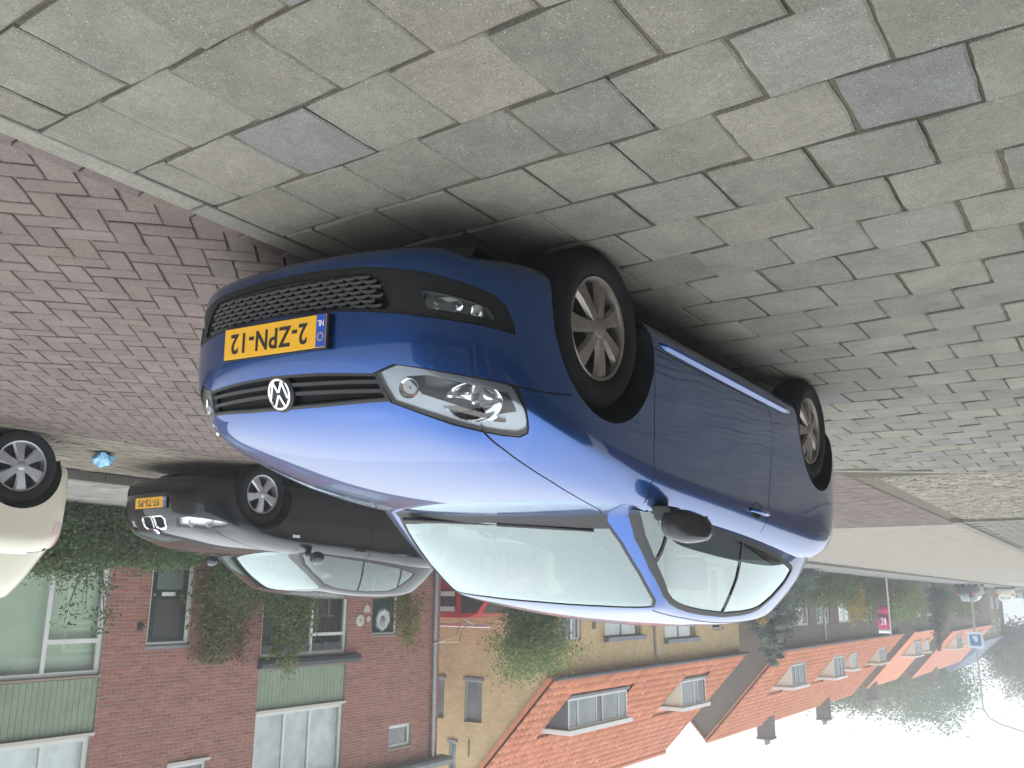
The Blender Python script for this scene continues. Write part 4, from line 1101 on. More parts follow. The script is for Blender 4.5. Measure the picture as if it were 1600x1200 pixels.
# ---- red brick house
def red_house():
    root = empty('red_brick_house', (13, 10, 0), label='red brick house with green boarded panels and white window frames', cat='house')
    X = 13.0; Z1 = 5.45; S0, S1 = 1.0, 18.42
    H = [(5.9, 8.78, .75, 2.72), (5.9, 8.78, 2.76, 3.70), (5.9, 8.74, 3.74, 5.2),
         (9.64, 10.58, .05, 2.27), (12.38, 14.95, .85, 2.62), (12.38, 14.95, 2.86, 3.70), (12.38, 14.95, 3.74, 5.2),
         (16.55, 17.38, 4.42, 4.94), (15.78, 16.70, .05, 2.26), (10.35, 11.25, 4.47, 5.0)]
    facade('wall', root, X, S0, S1, 0, Z1, H, M_MORT)
    m = MB(); m.box(13.0, 22, 18.40, 18.42, 0, Z1); m.box(13.0, 22, S0, S0+.02, 0, Z1); m.box(21.98, 22, S0, S1, 0, Z1); wp(m.build('side_wall', M_RBRICK, root), root)
    # single bricks
    rr = random.Random(5); bm_ = mesh_from('brick', *[x for x in brick_piece(.208)]); bm_.materials.append(M_RBRICK)
    V = []; F = []; nb = 0; singles = []
    row = 0; z = .01
    while z+.057 < Z1:
        s = 4.2+(.11 if row % 2 else 0)
        while s < S1-.02:
            a, b = s, min(s+.208, S1)
            segs = [(a, b)]
            for (h0, h1, c, d) in H:
                if z+.057 > c and z < d:
                    ns = []
                    for (p, q) in segs:
                        if q <= h0 or p >= h1: ns.append((p, q))
                        else:
                            if p < h0: ns.append((p, h0))
                            if q > h1: ns.append((h1, q))
                    segs = ns
            for (p, q) in segs:
                if q-p > .03: singles.append((p, q, z))
            s += .2195
        z += .0675; row += 1
    vis = []
    for (p, q, z) in singles:
        pr_ = proj((X, (p+q)/2, z)); ok = pr_ and 0 < pr_[0] < 1600 and 0 < pr_[1] < 1200 and q-p > .2 and 8.8 < p < 12.4 and z > 1.6
        vis.append((0 if ok else 1, pr_[2] if pr_ else 99, p, q, z))
    vis.sort()
    wall_holder = [o for o in root.children if o.name.startswith('wall')][0]
    for k, (f, d, p, q, z) in enumerate(vis):
        off = rr.uniform(.002, .0075)
        if k < 300 and f == 0:
            o = bpy.data.objects.new('brick', bm_); COL.objects.link(o); o.parent = root
            o.location = Vector((X-off, (p+q)/2, z+.0285))-root.location
        else:
            vs, fs = brick_piece(q-p); b = len(V)
            V += [(v[0]+X-off, v[1]+(p+q)/2, v[2]+z+.0285) for v in vs]; F += [tuple(b+i for i in f_) for f_ in fs]
    wp(link_mesh('far_bricks', mesh_from('far_bricks', V, F), M_RBRICK, root, 'stuff'), root)
    # windows
    window(root, X, 5.9, 8.78, .75, 2.72, vs=(7.75,), hs=((2.13, 7.78, 8.72),), back=M_BLIND, fw=.085)
    window(root, X, 5.9, 8.74, 3.74, 5.2, vs=(7.92,), back=M_CURT, fw=.085)
    window(root, X, 12.38, 14.95, .85, 2.62, vs=(13.88,), hs=((2.18, 13.93, 14.9),), back=None, fw=.075)
    window(root, X, 12.38, 14.95, 3.74, 5.2, vs=(13.24, 13.98), back=M_VOILE, fw=.075)
    window(root, X, 16.55, 17.38, 4.42, 4.94, fw=.075, sill=False)
    window(root, X, 10.35, 11.25, 4.47, 5.0, fw=.07)
    room(root, X, 12.2, 15.1, .3, 2.7); room(root, X, 12.2, 15.1, 3.7, 5.3); room(root, X, 16.4, 17.6, 4.3, 5.1); room(root, X, 10.2, 11.4, 4.4, 5.2)
    for (s0, s1) in ((13.0, 13.4), (14.3, 14.75)):
        m = MB()
        for k in range(8):
            y0, y1 = s0+(s1-s0)*k/8, s0+(s1-s0)*(k+1)/8; m.quad((X+.30+.03*(k % 2), y0, 3.9), (X+.30+.03*(k % 2), y0, 5.1), (X+.30+.03*((k+1) % 2), y1, 5.1), (X+.30+.03*((k+1) % 2), y1, 3.9))
        wp(m.build('curtain', M_CURT, root), root)
    # green boarding
    for (s0, s1, z0, z1) in ((5.9, 8.78, 2.76, 3.70), (12.38, 14.95, 2.86, 3.70)):
        bd = empty('boarded_panel'); bd.parent = root; bd.location = -root.location
        m = MB(); m.box(X+.06, X+.07, s0, s1, z0, z1); m.build('panel_backing', M_GPANEL, bd)
        n_ = int((s1-s0)/.105); wd = (s1-s0)/n_
        m = MB(); m.box(X+.035, X+.06, -wd/2+.0025, wd/2-.0025, z0+.01, z1-.01); first = m.build('board', M_GPANEL, bd, bevel=.004); first.location = (0, s0+wd/2, 0)
        for k in range(1, n_):
            c = first.copy(); COL.objects.link(c); c.location = (0, s0+wd*(k+.5), 0)
    # front doors
    d = empty('front_door'); d.parent = root; d.location = -root.location
    m = MB(); m.box(X+.05, X+.12, 9.64, 9.69, .05, 2.27); m.box(X+.05, X+.12, 10.50, 10.58, .05, 2.27); m.box(X+.05, X+.12, 9.69, 10.50, 2.20, 2.27); m.build('door_frame', M_WFRAME, d)
    m = MB(); m.box(X+.07, X+.11, 9.69, 10.50, .06, 2.20); m.build('door_leaf', M_DOORG, d)
    m = MB(); m.box(X+.062, X+.07, 9.80, 10.38, 1.40, 2.10); m.build('door_panel', plain('door_panel_brown', (.05, .045, .04), .5), d, bevel=.004)
    m = MB(); m.box(X+.062, X+.07, 9.80, 10.38, .35, 1.22); m.build('door_pane', M_DPANE, d, bevel=.004)
    m = MB(); m.box(X+.055, X+.07, 9.92, 10.22, 1.27, 1.345); m.build('letter_slot', M_WFRAME, d, bevel=.004)
    m = MB(); m.lathe([(0, -.05), (.02, -.048), (.032, -.03), (.015, -.01), (.015, .02)], 16, 'x', M=Matrix.Translation((X+.06, 9.745, 1.31))); m.build('door_knob', M_CHROME, d, True)
    m = MB(); m.box(X-.012, X+.05, 9.60, 10.62, 2.27, 2.33); m.build('door_lintel', M_LEAD, d)
    d = empty('back_door'); d.parent = root; d.location = -root.location
    m = MB(); m.box(X+.05, X+.12, 15.78, 15.83, .05, 2.26); m.box(X+.05, X+.12, 16.64, 16.70, .05, 2.26); m.box(X+.05, X+.12, 15.83, 16.64, 2.20, 2.26); m.build('door_frame', M_WFRAME, d)
    m = MB(); m.box(X+.07, X+.11, 15.83, 16.64, .06, 2.20); m.build('door_leaf', M_DOORG, d)
    # awning box over the window
    aw = empty('awning'); aw.parent = root; aw.location = -root.location
    m = MB(); m.prism([(X, 2.64), (X, 2.84), (X-.14, 2.82), (X-.17, 2.74), (X-.14, 2.66)], 12.32, 15.30, 'y'); m.build('awning_case', M_AWN, aw, bevel=.008)
    # gutter, downpipe, roof
    m = MB(); m.tube([(X-.09, 18.12, 0), (X-.09, 18.14, 5.3)], .05, 12); dp = wp(m.build('downpipe', M_ZINC, root, True), root)
    for z in (1.2, 2.6, 4.0): m = MB(); m.lathe([(.056, -.02), (.06, -.015), (.06, .015), (.056, .02)], 14, 'z', M=Matrix.Translation((X-.09, 18.13, z))); m.box(X-.06, X, 18.10, 18.16, z-.015, z+.015); m.build('pipe_clip', M_ZINC, dp)
    m = MB(); m.prism([(X+.1, 5.34), (X-.28, 5.36), (X-.32, 5.42), (X-.32, 5.52), (X-.26, 5.52), (X+.1, 5.60)], S0-.2, 18.75, 'y'); wp(m.build('eaves_board', M_LEAD, root), root)
    m = MB(); m.quad((X-.30, S0-.2, 5.53), (X-.30, 18.75, 5.53), (17.5, 18.75, 6.9), (17.5, S0-.2, 6.9)); m.quad((17.5, S0-.2, 6.9), (17.5, 18.75, 6.9), (22.3, 18.75, 5.5), (22.3, S0-.2, 5.5)); wp(m.build('roof', M_SLATE, root), root)
    # wall lamp, ledge
    m = MB(); m.box(X-.02, X, 9.42, 9.54, 1.84, 1.98); m.lathe([(.03, 0), (.05, .04), (.03, .1)], 12, 'z', M=Matrix.Translation((X-.06, 9.48, 1.86))); wp(m.build('wall_lamp', M_AWN, root), root)
    m = MB(); m.box(X-.05, X, 11.38, 11.47, 1.70, 2.26); wp(m.build('white_post', M_WFRAME, root), root)
    # plaques and wreath hang on the wall
    for (y, z, r, lb) in ((15.35, 1.89, .14, 'round white plaque with a dark motif on the red brick wall'), (15.57, 1.62, .115, 'heart shaped pale plaque on the red brick wall'), (15.64, 1.86, .07, 'tiny pale plaque between two bigger wall plaques')):
        o = empty('wall_plaque', (X-.012, y, z), label=lb, cat='plaque')
        m = MB()
        if r == .115: m.prism([(.11*math.sin(t)**3, (.013*8*(math.cos(t)*13-5*math.cos(2*t)-2*math.cos(3*t)-math.cos(4*t))/13)) for t in [2*math.pi*k/28 for k in range(28)]], -.01, .012, 'x')
        else: m.lathe([(0, -.012), (r*.9, -.012), (r, -.004), (r, .012)], 28, 'x')
        pl = m.build('plaque_disc', M_PALE, o, False)
        if r == .14:
            m = MB(); m.prism([(.05*math.cos(2*math.pi*k/10)*(1 if k % 2 else .45), .05*math.sin(2*math.pi*k/10)*(1 if k % 2 else .45)) for k in range(10)], -.015, -.0125, 'x'); m.build('plaque_motif', M_LEAD, o)
    o = empty('door_wreath', (X+.03, 16.19, 1.88), label='white daisy-like wreath hanging on the dark back door', cat='wreath')
    for k in range(26):
        a = 2*math.pi*k/26; t = Vector((0, math.cos(a), math.sin(a))); s_ = Vector((0, -math.sin(a), math.cos(a)))
        m = MB(); L = .30*rr.uniform(.85, 1.05); m.add([t*.07-s_*.004, t*L*.7-s_*.022+Vector((-.03, 0, 0)), t*L, t*L*.7+s_*.022+Vector((-.03, 0, 0)), t*.07+s_*.004], [(0, 1, 2, 3, 4)]); m.build('petal', plain('wreath_white', (.66, .68, .66), .8), o, fix=False)
    m = MB(); m.lathe([(0, -.03), (.06, -.02), (.085, .01), (.085, .02)], 18, 'x'); m.build('wreath_heart', plain('wreath_grey', (.22, .23, .22), .9), o, True)
    return root
def brick_piece(L):
    h = .0285; e = .004; y = L/2
    vs = [(0, -y+e, -h+e), (0, y-e, -h+e), (0, y-e, h-e), (0, -y+e, h-e), (.01, -y, -h), (.01, y, -h), (.01, y, h), (.01, -y, h)]
    return vs, [(0, 3, 2, 1), (0, 1, 5, 4), (1, 2, 6, 5), (2, 3, 7, 6), (3, 0, 4, 7)]
red_house()

# ---- pantiles
def pantile(w=.255, Lt=.40, n=6):
    vs = []; fs = []
    for k in range(n+1):
        u = k/n; x = (u-.5)*w*1.06; z = .034*math.sin(2*math.pi*u+.5)+.02
        vs += [(x, 0, z+.016), (x, 0, z), (x, Lt, z-.004)]
    for k in range(n):
        a = k*3; fs += [(a, a+1, a+4, a+3)]; fs += [(a, a+3, a+5, a+2)]
    return vs, fs                               # y runs up the slope; front edge lip at y=0
def tiled_slope(root, X0, z0, pitch, Y0, Y1, L, singles=0, holes=()):
    """slope rising towards +X from eaves (X0,z0); tiles as single objects nearest the camera, the rest one mesh"""
    w, ex = .255, .335; vs, fs = pantile(w); me = mesh_from('roof_tile', vs, fs, True); me.materials.append(M_TILE)
    cp, sp_ = math.cos(pitch), math.sin(pitch); rr = random.Random(9); lst = []
    nr = int(L/ex); nc = int((Y1-Y0)/w)
    for r_ in range(nr):
        for c in range(nc):
            y = Y0+(c+.5)*w; d = r_*ex; x, z = X0+d*cp, z0+d*sp_
            if any(h[0] < y < h[1] and h[2] < z < h[3] for h in holes): continue
            lst.append((y, x, z))
    # tile frame: local x -> -Y (so the wave runs along the eaves), local y -> up the slope
    Mb = Matrix(((0, cp, -sp_, 0), (-1, 0, 0, 0), (0, sp_, cp, 0), (0, 0, 0, 1)))
    lst.sort(key=lambda t: (Vector((t[1], t[0], t[2]))-CAM_C).length)
    V = []; F = []
    for k, (y, x, z) in enumerate(lst):
        Mx = Matrix.Translation((x, y, z)) @ Mb @ Matrix.Rotation(rr.uniform(-.012, .012), 4, 'Z') @ Matrix.Rotation(.04+rr.uniform(-.01, .01), 4, 'X')
        if k < singles:
            o = bpy.data.objects.new('roof_tile', me); COL.objects.link(o); o.parent = root; o.matrix_local = Matrix.Translation(-root.location) @ Mx
        else:
            b = len(V); V += [tuple(Mx @ Vector(v)) for v in vs]; F += [tuple(b+i for i in f) for f in fs]
    if V: me2 = mesh_from('roof_tiles', V, F, True); wp(link_mesh('roof_tiles', me2, M_TILE, root, 'stuff'), root)
PITCH = math.atan2(4.05, 3.75)
def gabled(root, Y0, Y1, X0, X1, zE, zR, wallm, gholes=(), fholes=(), z0=0):
    """front wall, gable towards the camera, back and far end"""
    xm = (X0+X1)/2
    facade('front_wall', root, X0, Y0, Y1, z0, zE, list(fholes), wallm)
    m = MB()
    zs = [z0, zE]
    for a, b, c, d in cells(X0, X1, z0, zE, [h for h in gholes]): m.quad((a, Y0, c), (b, Y0, c), (b, Y0, d), (a, Y0, d))
    up = [h for h in gholes if h[3] > zE]
    n_ = 24
    sl = (zR-zE)/(xm-X0)
    def zt(x): return zE+sl*(x-X0) if x < xm else zE+sl*(X1-x)
    ed = sorted({X0+(X1-X0)*k/n_ for k in range(n_+1)} | {h[0] for h in up} | {h[1] for h in up})
    for a, b in zip(ed, ed[1:]):
        mid = (a+b)/2; segs = [(zE, None)]
        hh = sorted([h for h in up if h[0] < mid < h[1]], key=lambda h: h[2]); lo = zE
        for h in hh:
            if h[2] > lo: m.quad((a, Y0, lo), (b, Y0, lo), (b, Y0, h[2]), (a, Y0, h[2]))
            lo = max(lo, h[3])
        if min(zt(a), zt(b)) > lo-.001 or not hh: m.quad((a, Y0, lo), (b, Y0, lo), (b, Y0, max(lo, zt(b))), (a, Y0, max(lo, zt(a))))
    for (a, b, c, d) in gholes:
        m.quad((a, Y0, c), (a, Y0+.2, c), (a, Y0+.2, d), (a, Y0, d)); m.quad((b, Y0, c), (b, Y0, d), (b, Y0+.2, d), (b, Y0+.2, c)); m.quad((a, Y0, d), (b, Y0, d), (b, Y0+.2, d), (a, Y0+.2, d)); m.quad((a, Y0, c), (a, Y0+.2, c), (b, Y0+.2, c), (b, Y0, c))
    wp(m.build('gable_wall', wallm, root, fix=False), root)
    m = MB(); m.add([(X0, Y1, z0), (X1, Y1, z0), (X1, Y1, zE), (xm, Y1, zR), (X0, Y1, zE)], [(0, 1, 2, 3, 4)]); m.quad((X1, Y0, z0), (X1, Y1, z0), (X1, Y1, zE), (X1, Y0, zE)); wp(m.build('rear_wall', wallm, root, fix=False), root)
def roof_shell(root, Y0, Y1, X0, X1, zE, zR, mat, over=.22):
    xm = (X0+X1)/2; sl = (zR-zE)/(xm-X0); m = MB()
    for sgn, xe in ((-1, X0), (1, X1)):
        xo = xe+sgn*over; zo = zE-sl*over
        vs = [(xo, Y0-.12, zo), (xo, Y1+.12, zo), (xm, Y1+.12, zR), (xm, Y0-.12, zR)]
        m.add(vs+[(v[0], v[1], v[2]-.10) for v in vs], [(0, 1, 2, 3), (4, 7, 6, 5), (0, 4, 5, 1), (1, 5, 6, 2), (3, 2, 6, 7), (0, 3, 7, 4)])
    return wp(m.build('roof', mat, root), root)
def dormer(root, X, s0, s1, z0, z1, zE, X0, pitch_t, cheek, trim, vs=(), dark=(), fmat=None):
    """box dormer: cheeks back to the slope, flat roof slab, window band"""
    d = empty('dormer'); d.parent = root; d.location = -root.location
    def xs_at(z): return X0+(z-zE)/pitch_t
    for s in (s0, s1): m = MB(); m.prism([(X, z0), (X, z1), (xs_at(z1), z1)], s-.02, s+.02, 'y'); m.build('cheek', cheek, d)
    m = MB(); m.box(X-.16, xs_at(z1)+.1, s0-.14, s1+.14, z1, z1+.14); m.build('dormer_roof', trim, d, bevel=.01)
    m = MB(); m.box(X-.12, X+.02, s0-.03, s1+.03, z0-.10, z0-.02); m.build('dormer_sill', M_LEAD, d)
    fw = .06; fm = fmat or trim
    m = MB(); m.box(X-.02, X+.04, s0, s0+fw, z0, z1); m.box(X-.02, X+.04, s1-fw, s1, z0, z1); m.box(X-.02, X+.04, s0+fw, s1-fw, z0, z0+fw); m.box(X-.02, X+.04, s0+fw, s1-fw, z1-fw, z1); m.build('window_frame', fm, d)
    ed = [s0+fw]+list(vs)+[s1-fw]
    for v in vs: m = MB(); m.box(X-.016, X+.036, v-.025, v+.025, z0+fw, z1-fw); m.build('mullion', fm, d)
    for i, (a, b) in enumerate(zip(ed, ed[1:])):
        m = MB(); m.box(X+.012, X+.02, a, b, z0+fw, z1-fw); m.build('pane', M_DARKW if i in dark else M_DPANE2, d)
    return d
M_DPANE2 = plain('dormer_pane', (.20, .22, .23), .06, spec=.9, var=.3, vscale=1.5)
def gable_window(root, Y, x0, x1, z0, z1, mat, pane=None):
    w = empty('gable_window'); w.parent = root; w.location = -root.location; f = .05
    m = MB(); m.box(x0, x0+f, Y+.08, Y+.14, z0, z1); m.box(x1-f, x1, Y+.08, Y+.14, z0, z1); m.box(x0+f, x1-f, Y+.08, Y+.14, z0, z0+f); m.box(x0+f, x1-f, Y+.08, Y+.14, z1-f, z1); m.build('window_frame', mat, w)
    m = MB(); m.box(x0+f, x1-f, Y+.11, Y+.12, z0+f, z1-f); m.build('pane', pane or M_DPANE2, w)
    m = MB(); m.box(x0-.05, x1+.05, Y-.05, Y+.08, z0-.08, z0-.003); m.build('sill', M_LEAD, w)

# ---- yellow brick house
def yellow_house():
    root = empty('yellow_brick_house', (12, 22.3, 0), label='yellow brick house with orange pantile roof and long dormer', cat='house')
    Y0, Y1, X0, X1, zE, zR = 22.3, 38.0, 12.0, 19.6, 3.9, 8.0
    gh = [(14.39, 15.06, 3.84, 5.06), (15.86, 16.27, 3.84, 5.04), (15.35, 15.62, 5.70, 6.50)]
    fh = [(23.0, 24.25, .05, 2.62), (25.8, 28.4, .8, 2.62), (30.4, 33.2, .8, 2.82), (35.0, 36.2, .05, 2.6)]
    gabled(root, Y0, Y1, X0, X1, zE, zR, M_YBRICK, gh, fh)
    sl = (zR-zE)/((X1-X0)/2); pit = math.atan(sl)
    roof_shell(root, Y0, Y1, X0, X1, zE-.06, zR-.06, M_TILE, .18)
    tiled_slope(root, X0-.26, zE-.26*sl+.02, pit, Y0-.12, Y1+.10, math.hypot(4.06, 4.38), 290, holes=((24.06, 28.2, 4.03, 5.6), (32.7, 35.3, 4.11, 5.7)))
    m = MB(); m.tube([(15.8, Y0-.15, zR+.02), (15.8, Y1+.15, zR+.02)], .12, 10); wp(m.build('ridge', M_TILE, root, True), root)
    for a, b, c, d in gh: gable_window(root, Y0, a, b, c, d, plain('blue_grey_frame', (.30, .37, .45), .45))
    dormer(root, 12.45, 24.16, 28.1, 4.40, 5.30, zE, X0, sl, M_SLATE, M_WFRAME, (24.75, 25.95, 26.35, 27.5), dark=(2,))
    dormer(root, 12.5, 32.8, 35.2, 4.48, 5.42, zE, X0, sl, M_CREAMF, M_WFRAME, (34.0, 34.4), dark=(2,))
    window(root, X0, 23.0, 24.25, .05, 2.62, vs=(23.75,), fw=.10, name='front_door', back=M_ROOM, dark=(0,))
    window(root, X0, 25.8, 28.4, .8, 2.62, vs=(27.1,), back=M_CURT); window(root, X0, 30.4, 33.2, .8, 2.82, vs=(31.8,), back=M_CURT)
    window(root, X0, 35.0, 36.2, .05, 2.6, fw=.1, name='front_door', back=M_ROOM)
    for (s0, s1, z) in ((25.7, 28.5, 2.68), (30.3, 33.3, 2.90)):
        m = MB(); m.prism([(X0, z-.14), (X0, z+.06), (X0-.18, z+.04), (X0-.22, z-.10)], s0, s1, 'y'); wp(m.build('awning_case', M_BLINDG, root, bevel=.008), root)
    m = MB(); m.tube([(X0-.33, Y0-.1, 3.62), (X0-.33, Y1+.1, 3.62)], .07, 10); wp(m.build('gutter', M_AWN, root, True), root)
    m = MB(); m.tube([(X0-.3, 29.6, 3.6), (X0-.06, 29.5, 3.3), (X0-.06, 29.4, 0)], .045, 8); wp(m.build('downpipe', M_ZINC, root, True), root)
    m = MB(); m.prism([(X0-.3, 3.58), (X0+.02, 3.58), (X0+.02, 3.74), (X0-.2, 3.62)], Y0-.1, Y1+.1, 'y'); wp(m.build('soffit', M_AWN, root), root)
    m = MB(); m.add([(X0-.24, Y0-.14, zE-.28), (15.8, Y0-.14, zR+.02), (15.8, Y0-.14, zR-.16), (X0-.05, Y0-.14, zE-.28)], [(0, 1, 2, 3)]); m.add([(X0-.24, Y0, zE-.28), (15.8, Y0, zR+.02), (15.8, Y0, zR-.16), (X0-.05, Y0, zE-.28)], [(3, 2, 1, 0)]); wp(m.build('verge_board', M_TILE, root, fix=False), root)
    # iron wall ties
    for (x, z0, z1) in ((14.85, 5.55, 6.05),):
        m = MB(); m.box(x-.015, x+.015, Y0-.02, Y0, z0, z1); wp(m.build('wall_tie', M_AWN, root), root)
    text = MB(); text.box(X0-.02, X0, 24.95, 25.15, 1.9, 2.3); wp(text.build('house_sign', plain('bronze', (.12, .09, .05), .5), root), root)
    return root
yellow_house()

# ---- terraces further along
M_STACK = plain('chimney_brick', (.13, .105, .095), .9, var=.2, vscale=5)
def terrace(Y0, Y1, dorms, chims, label, tiles=True, zE=4.0, zR=8.2, X0=12.0, wm=None, bays=()):
    root = empty('terraced_house', (X0, Y0, 0), label=label, cat='house')
    X1 = X0+7.6; sl = (zR-zE)/3.8
    fh = [(a, b, .7, 2.7) for a, b in bays]
    gabled(root, Y0, Y1, X0, X1, zE, zR, wm or M_GBRICK, (), fh)
    roof_shell(root, Y0, Y1, X0, X1, zE-.06 if tiles else zE, zR-.06 if tiles else zR, M_TILE, .18)
    if tiles: tiled_slope(root, X0-.26, zE-.26*sl+.02, math.atan(sl), Y0-.12, Y1+.1, math.hypot(4.06, 4.06*sl), 0, holes=[(a-.1, b+.1, z0-.36, z1+.3) for (a, b, z0, z1, vs, nm) in dorms])
    for (a, b, z0, z1, vs, nm) in dorms:
        xd = X0+(z0-zE)/sl-.02; dormer(root, xd, a, b, z0, z1, zE, X0, sl, M_CREAMF, M_CREAMF if nm else M_WFRAME, vs, dark=tuple(range(len(vs)+1)) if vs else ())
    for (y, h) in chims:
        c = empty('chimney'); c.parent = root; c.location = -root.location
        m = MB(); m.box(15.35, 16.1, y-.45, y+.45, zR-.6, zR+h); m.build('chimney_stack', M_STACK, c)
        m = MB(); m.box(15.30, 16.15, y-.5, y+.5, zR+h, zR+h+.1); m.build('chimney_cap', M_STACK, c)
        for q in (-.2, .2): m = MB(); m.lathe([(.10, 0), (.09, .3)], 10, 'z', M=Matrix.Translation((15.7, y+q, zR+h+.1))); m.build('chimney_pot', M_LEAD, c)
    for (a, b) in bays: window(root, X0, a, b, .7, 2.7, vs=((a+b)/2,), back=M_CURT, fw=.12, mat=M_WFRAME)
    m = MB(); m.tube([(X0-.33, Y0-.1, zE-.3), (X0-.33, Y1+.1, zE-.3)], .07, 8); wp(m.build('gutter', M_AWN, root, True), root)
    m = MB(); m.tube([(X0-.06, Y0+8.2, zE-.4), (X0-.06, Y0+8.2, 0)], .07, 8); wp(m.build('downpipe', M_ZINC, root, True), root)
    return root
terrace(43.0, 71.0, [(46.7, 49.2, 4.66, 5.72, (47.4, 48.1), 0), (54.7, 57.1, 4.66, 5.78, (55.5, 56.3), 0), (58.9, 60.4, 4.66, 5.55, (), 0), (66.2, 68.6, 4.66, 5.6, (67.0, 67.8), 1)], [(51.6, .75), (63.2, .9)], 'long grey-brown terrace with orange roof, four dormers and two dark chimneys', bays=((45.5, 48.6), (50.0, 52.6), (54.5, 57.5), (60, 63)))
terrace(75.5, 87.0, [(78.5, 81.5, 4.66, 5.7, (79.5, 80.5), 0), (83.6, 85.2, 4.66, 5.6, (), 1)], [(77.0, .8)], 'short orange-roofed terrace behind the tall dark conifer', tiles=False, bays=((77, 80), (82, 85)))
terrace(93.0, 122.0, [(97.5, 101, 4.75, 5.9, (98.7, 99.8), 0), (106, 109, 4.75, 5.9, (107.5,), 0), (113, 116, 4.75, 5.9, (114.5,), 0)], [(104, .9)], 'farthest orange-roofed terrace with white dormers', tiles=False, zE=4.4, zR=8.6, bays=((96, 99), (102, 105), (110, 113)))
def slate_house():
    root = empty('slate_roof_house', (14, 128, 0), label='brown house with blue-grey slate roof at the end of the street', cat='house')
    m = MB(); m.box(13.5, 22, 128, 150, 0, 6.2); wp(m.build('wall', plain('brown_render', (.24, .17, .13), .9, var=.15, vscale=1), root), root)
    m = MB(); m.prism([(13.2, 6.2), (17.7, 10.2), (22.3, 6.2)], 127.6, 150.5, 'y'); wp(m.build('roof', plain('blue_slate', (.15, .18, .24), .6, var=.15, vscale=2), root), root)
    for y in (131, 137, 143):
        for z in (1.0, 3.9): window(root, 13.5, y, y+1.8, z, z+1.5, depth=-.06, back=None, pane=M_DARKW, vs=(y+.9,), sill=False, fw=.15)
    return root
slate_house()

# ---- guessed near-side terraces, unseen, added for the blue car's reflections
def near_terrace(XF, Y0, Y1, label, hE=5.2):
    root = empty('unseen_brick_house', (XF, Y0, 0), label=label, cat='house')
    m = MB(); m.box(XF-7.4, XF, Y0, Y1, 0, hE); wp(m.build('wall', M_GBRICK2, root), root)
    m = MB(); m.prism([(XF-7.7, hE), (XF-3.7, hE+2.6), (XF+.35, hE)], Y0-.3, Y1+.3, 'y'); wp(m.build('roof', M_SLATE, root), root)
    y = Y0+1.4
    while y < Y1-4:
        for (z0, z1, w, nm) in ((.8, 2.4, 2.0, 'window'), (2.7, 3.4, 2.0, 'window') if hE < 4 else (3.4, 4.9, 2.0, 'window'), (.1, 2.3, .95, 'front_door')):
            yy = y+(2.9 if nm == 'front_door' else 0)
            w_ = empty(nm); w_.parent = root; w_.location = -root.location
            m = MB(); m.box(XF, XF+.03, yy, yy+w, z0, z1); m.build('pane' if nm == 'window' else 'door_leaf', M_DARKW if nm == 'window' else M_DOORG, w_)
            m = MB(); f = .08
            m.box(XF, XF+.06, yy-f, yy, z0-f, z1+f); m.box(XF, XF+.06, yy+w, yy+w+f, z0-f, z1+f); m.box(XF, XF+.06, yy, yy+w, z1, z1+f); m.box(XF, XF+.06, yy, yy+w, z0-f, z0); m.build('window_frame', M_WFRAME, w_)
        y += 5.3
    return root
M_GBRICK2 = brick_mat('brown_red_brick', [(.12, .075, .06), (.10, .062, .05)], (.14, .12, .11))
near_terrace(-5.6, -22, 7.2, 'guessed unseen brick terrace behind the near pavement, added for reflections in the blue car')
near_terrace(-4.6, 16.9, 47, 'guessed unseen brick terrace beyond the cobbled entrance, added for reflections in the side windows of the blue car', 3.6)
# ------------------------------------------------------------------ plants: leaf-sized faces spread through each crown
def leaf_mat(name, cols, trans=.35, rough=.55):
    m, n, l, p = nt(name)
    ge = n.new('ShaderNodeNewGeometry'); r = ramp(n, [(i/max(1, len(cols)-1), c) for i, c in enumerate(cols)]); l.new(ge.outputs['Random Per Island'], r.inputs[0])
    t = noise_n(n, l, 1.6, 3, .6, ge.outputs['Position']); rr = ramp(n, [(.3, (.75, .78, .75)), (.7, (1.2, 1.2, 1.1))]); l.new(t.outputs[0], rr.inputs[0])
    c = mixc(n, l, 1.0, r.outputs[0], rr.outputs[0], 'MULTIPLY'); l.new(c, p.inputs['Base Color']); p.inputs['Roughness'].default_value = rough
    p.inputs['Specular IOR Level'].default_value = .35
    tr = n.new('ShaderNodeBsdfTranslucent'); l.new(c, tr.inputs[0]); mx = n.new('ShaderNodeMixShader'); mx.inputs[0].default_value = trans
    l.new(p.outputs[0], mx.inputs[1]); l.new(tr.outputs[0], mx.inputs[2]); l.new(mx.outputs[0], n['Material Output'].inputs['Surface']); MATS[name] = m; return m
L_DARK = leaf_mat('leaf_dark', [(.055, .092, .037), (.08, .125, .05), (.10, .145, .06)])
L_MID = leaf_mat('leaf_mid', [(.07, .11, .038), (.105, .145, .05), (.135, .165, .06)])
L_YEL = leaf_mat('leaf_yellowing', [(.09, .12, .035), (.16, .16, .045), (.24, .19, .05), (.11, .12, .04)])
L_IVY = leaf_mat('leaf_autumn_ivy', [(.09, .11, .038), (.15, .15, .05), (.18, .14, .05), (.07, .10, .035)])
L_BLUE = leaf_mat('needle_blue', [(.08, .115, .10), (.12, .155, .14), (.17, .20, .185)], .15)
L_CON = leaf_mat('needle_dark', [(.022, .042, .026), (.035, .06, .034)], .1)
L_GOLD = leaf_mat('leaf_gold', [(.45, .28, .03), (.35, .26, .05), (.12, .13, .04)])
L_AUT = leaf_mat('leaf_autumn_tree', [(.12, .14, .05), (.19, .15, .05), (.22, .13, .05)])
L_LIGHT = leaf_mat('leaf_light', [(.12, .17, .05), (.17, .22, .075), (.21, .25, .09)])
L_RED = leaf_mat('leaf_reddish', [(.10, .045, .035), (.12, .07, .04), (.08, .06, .035)])
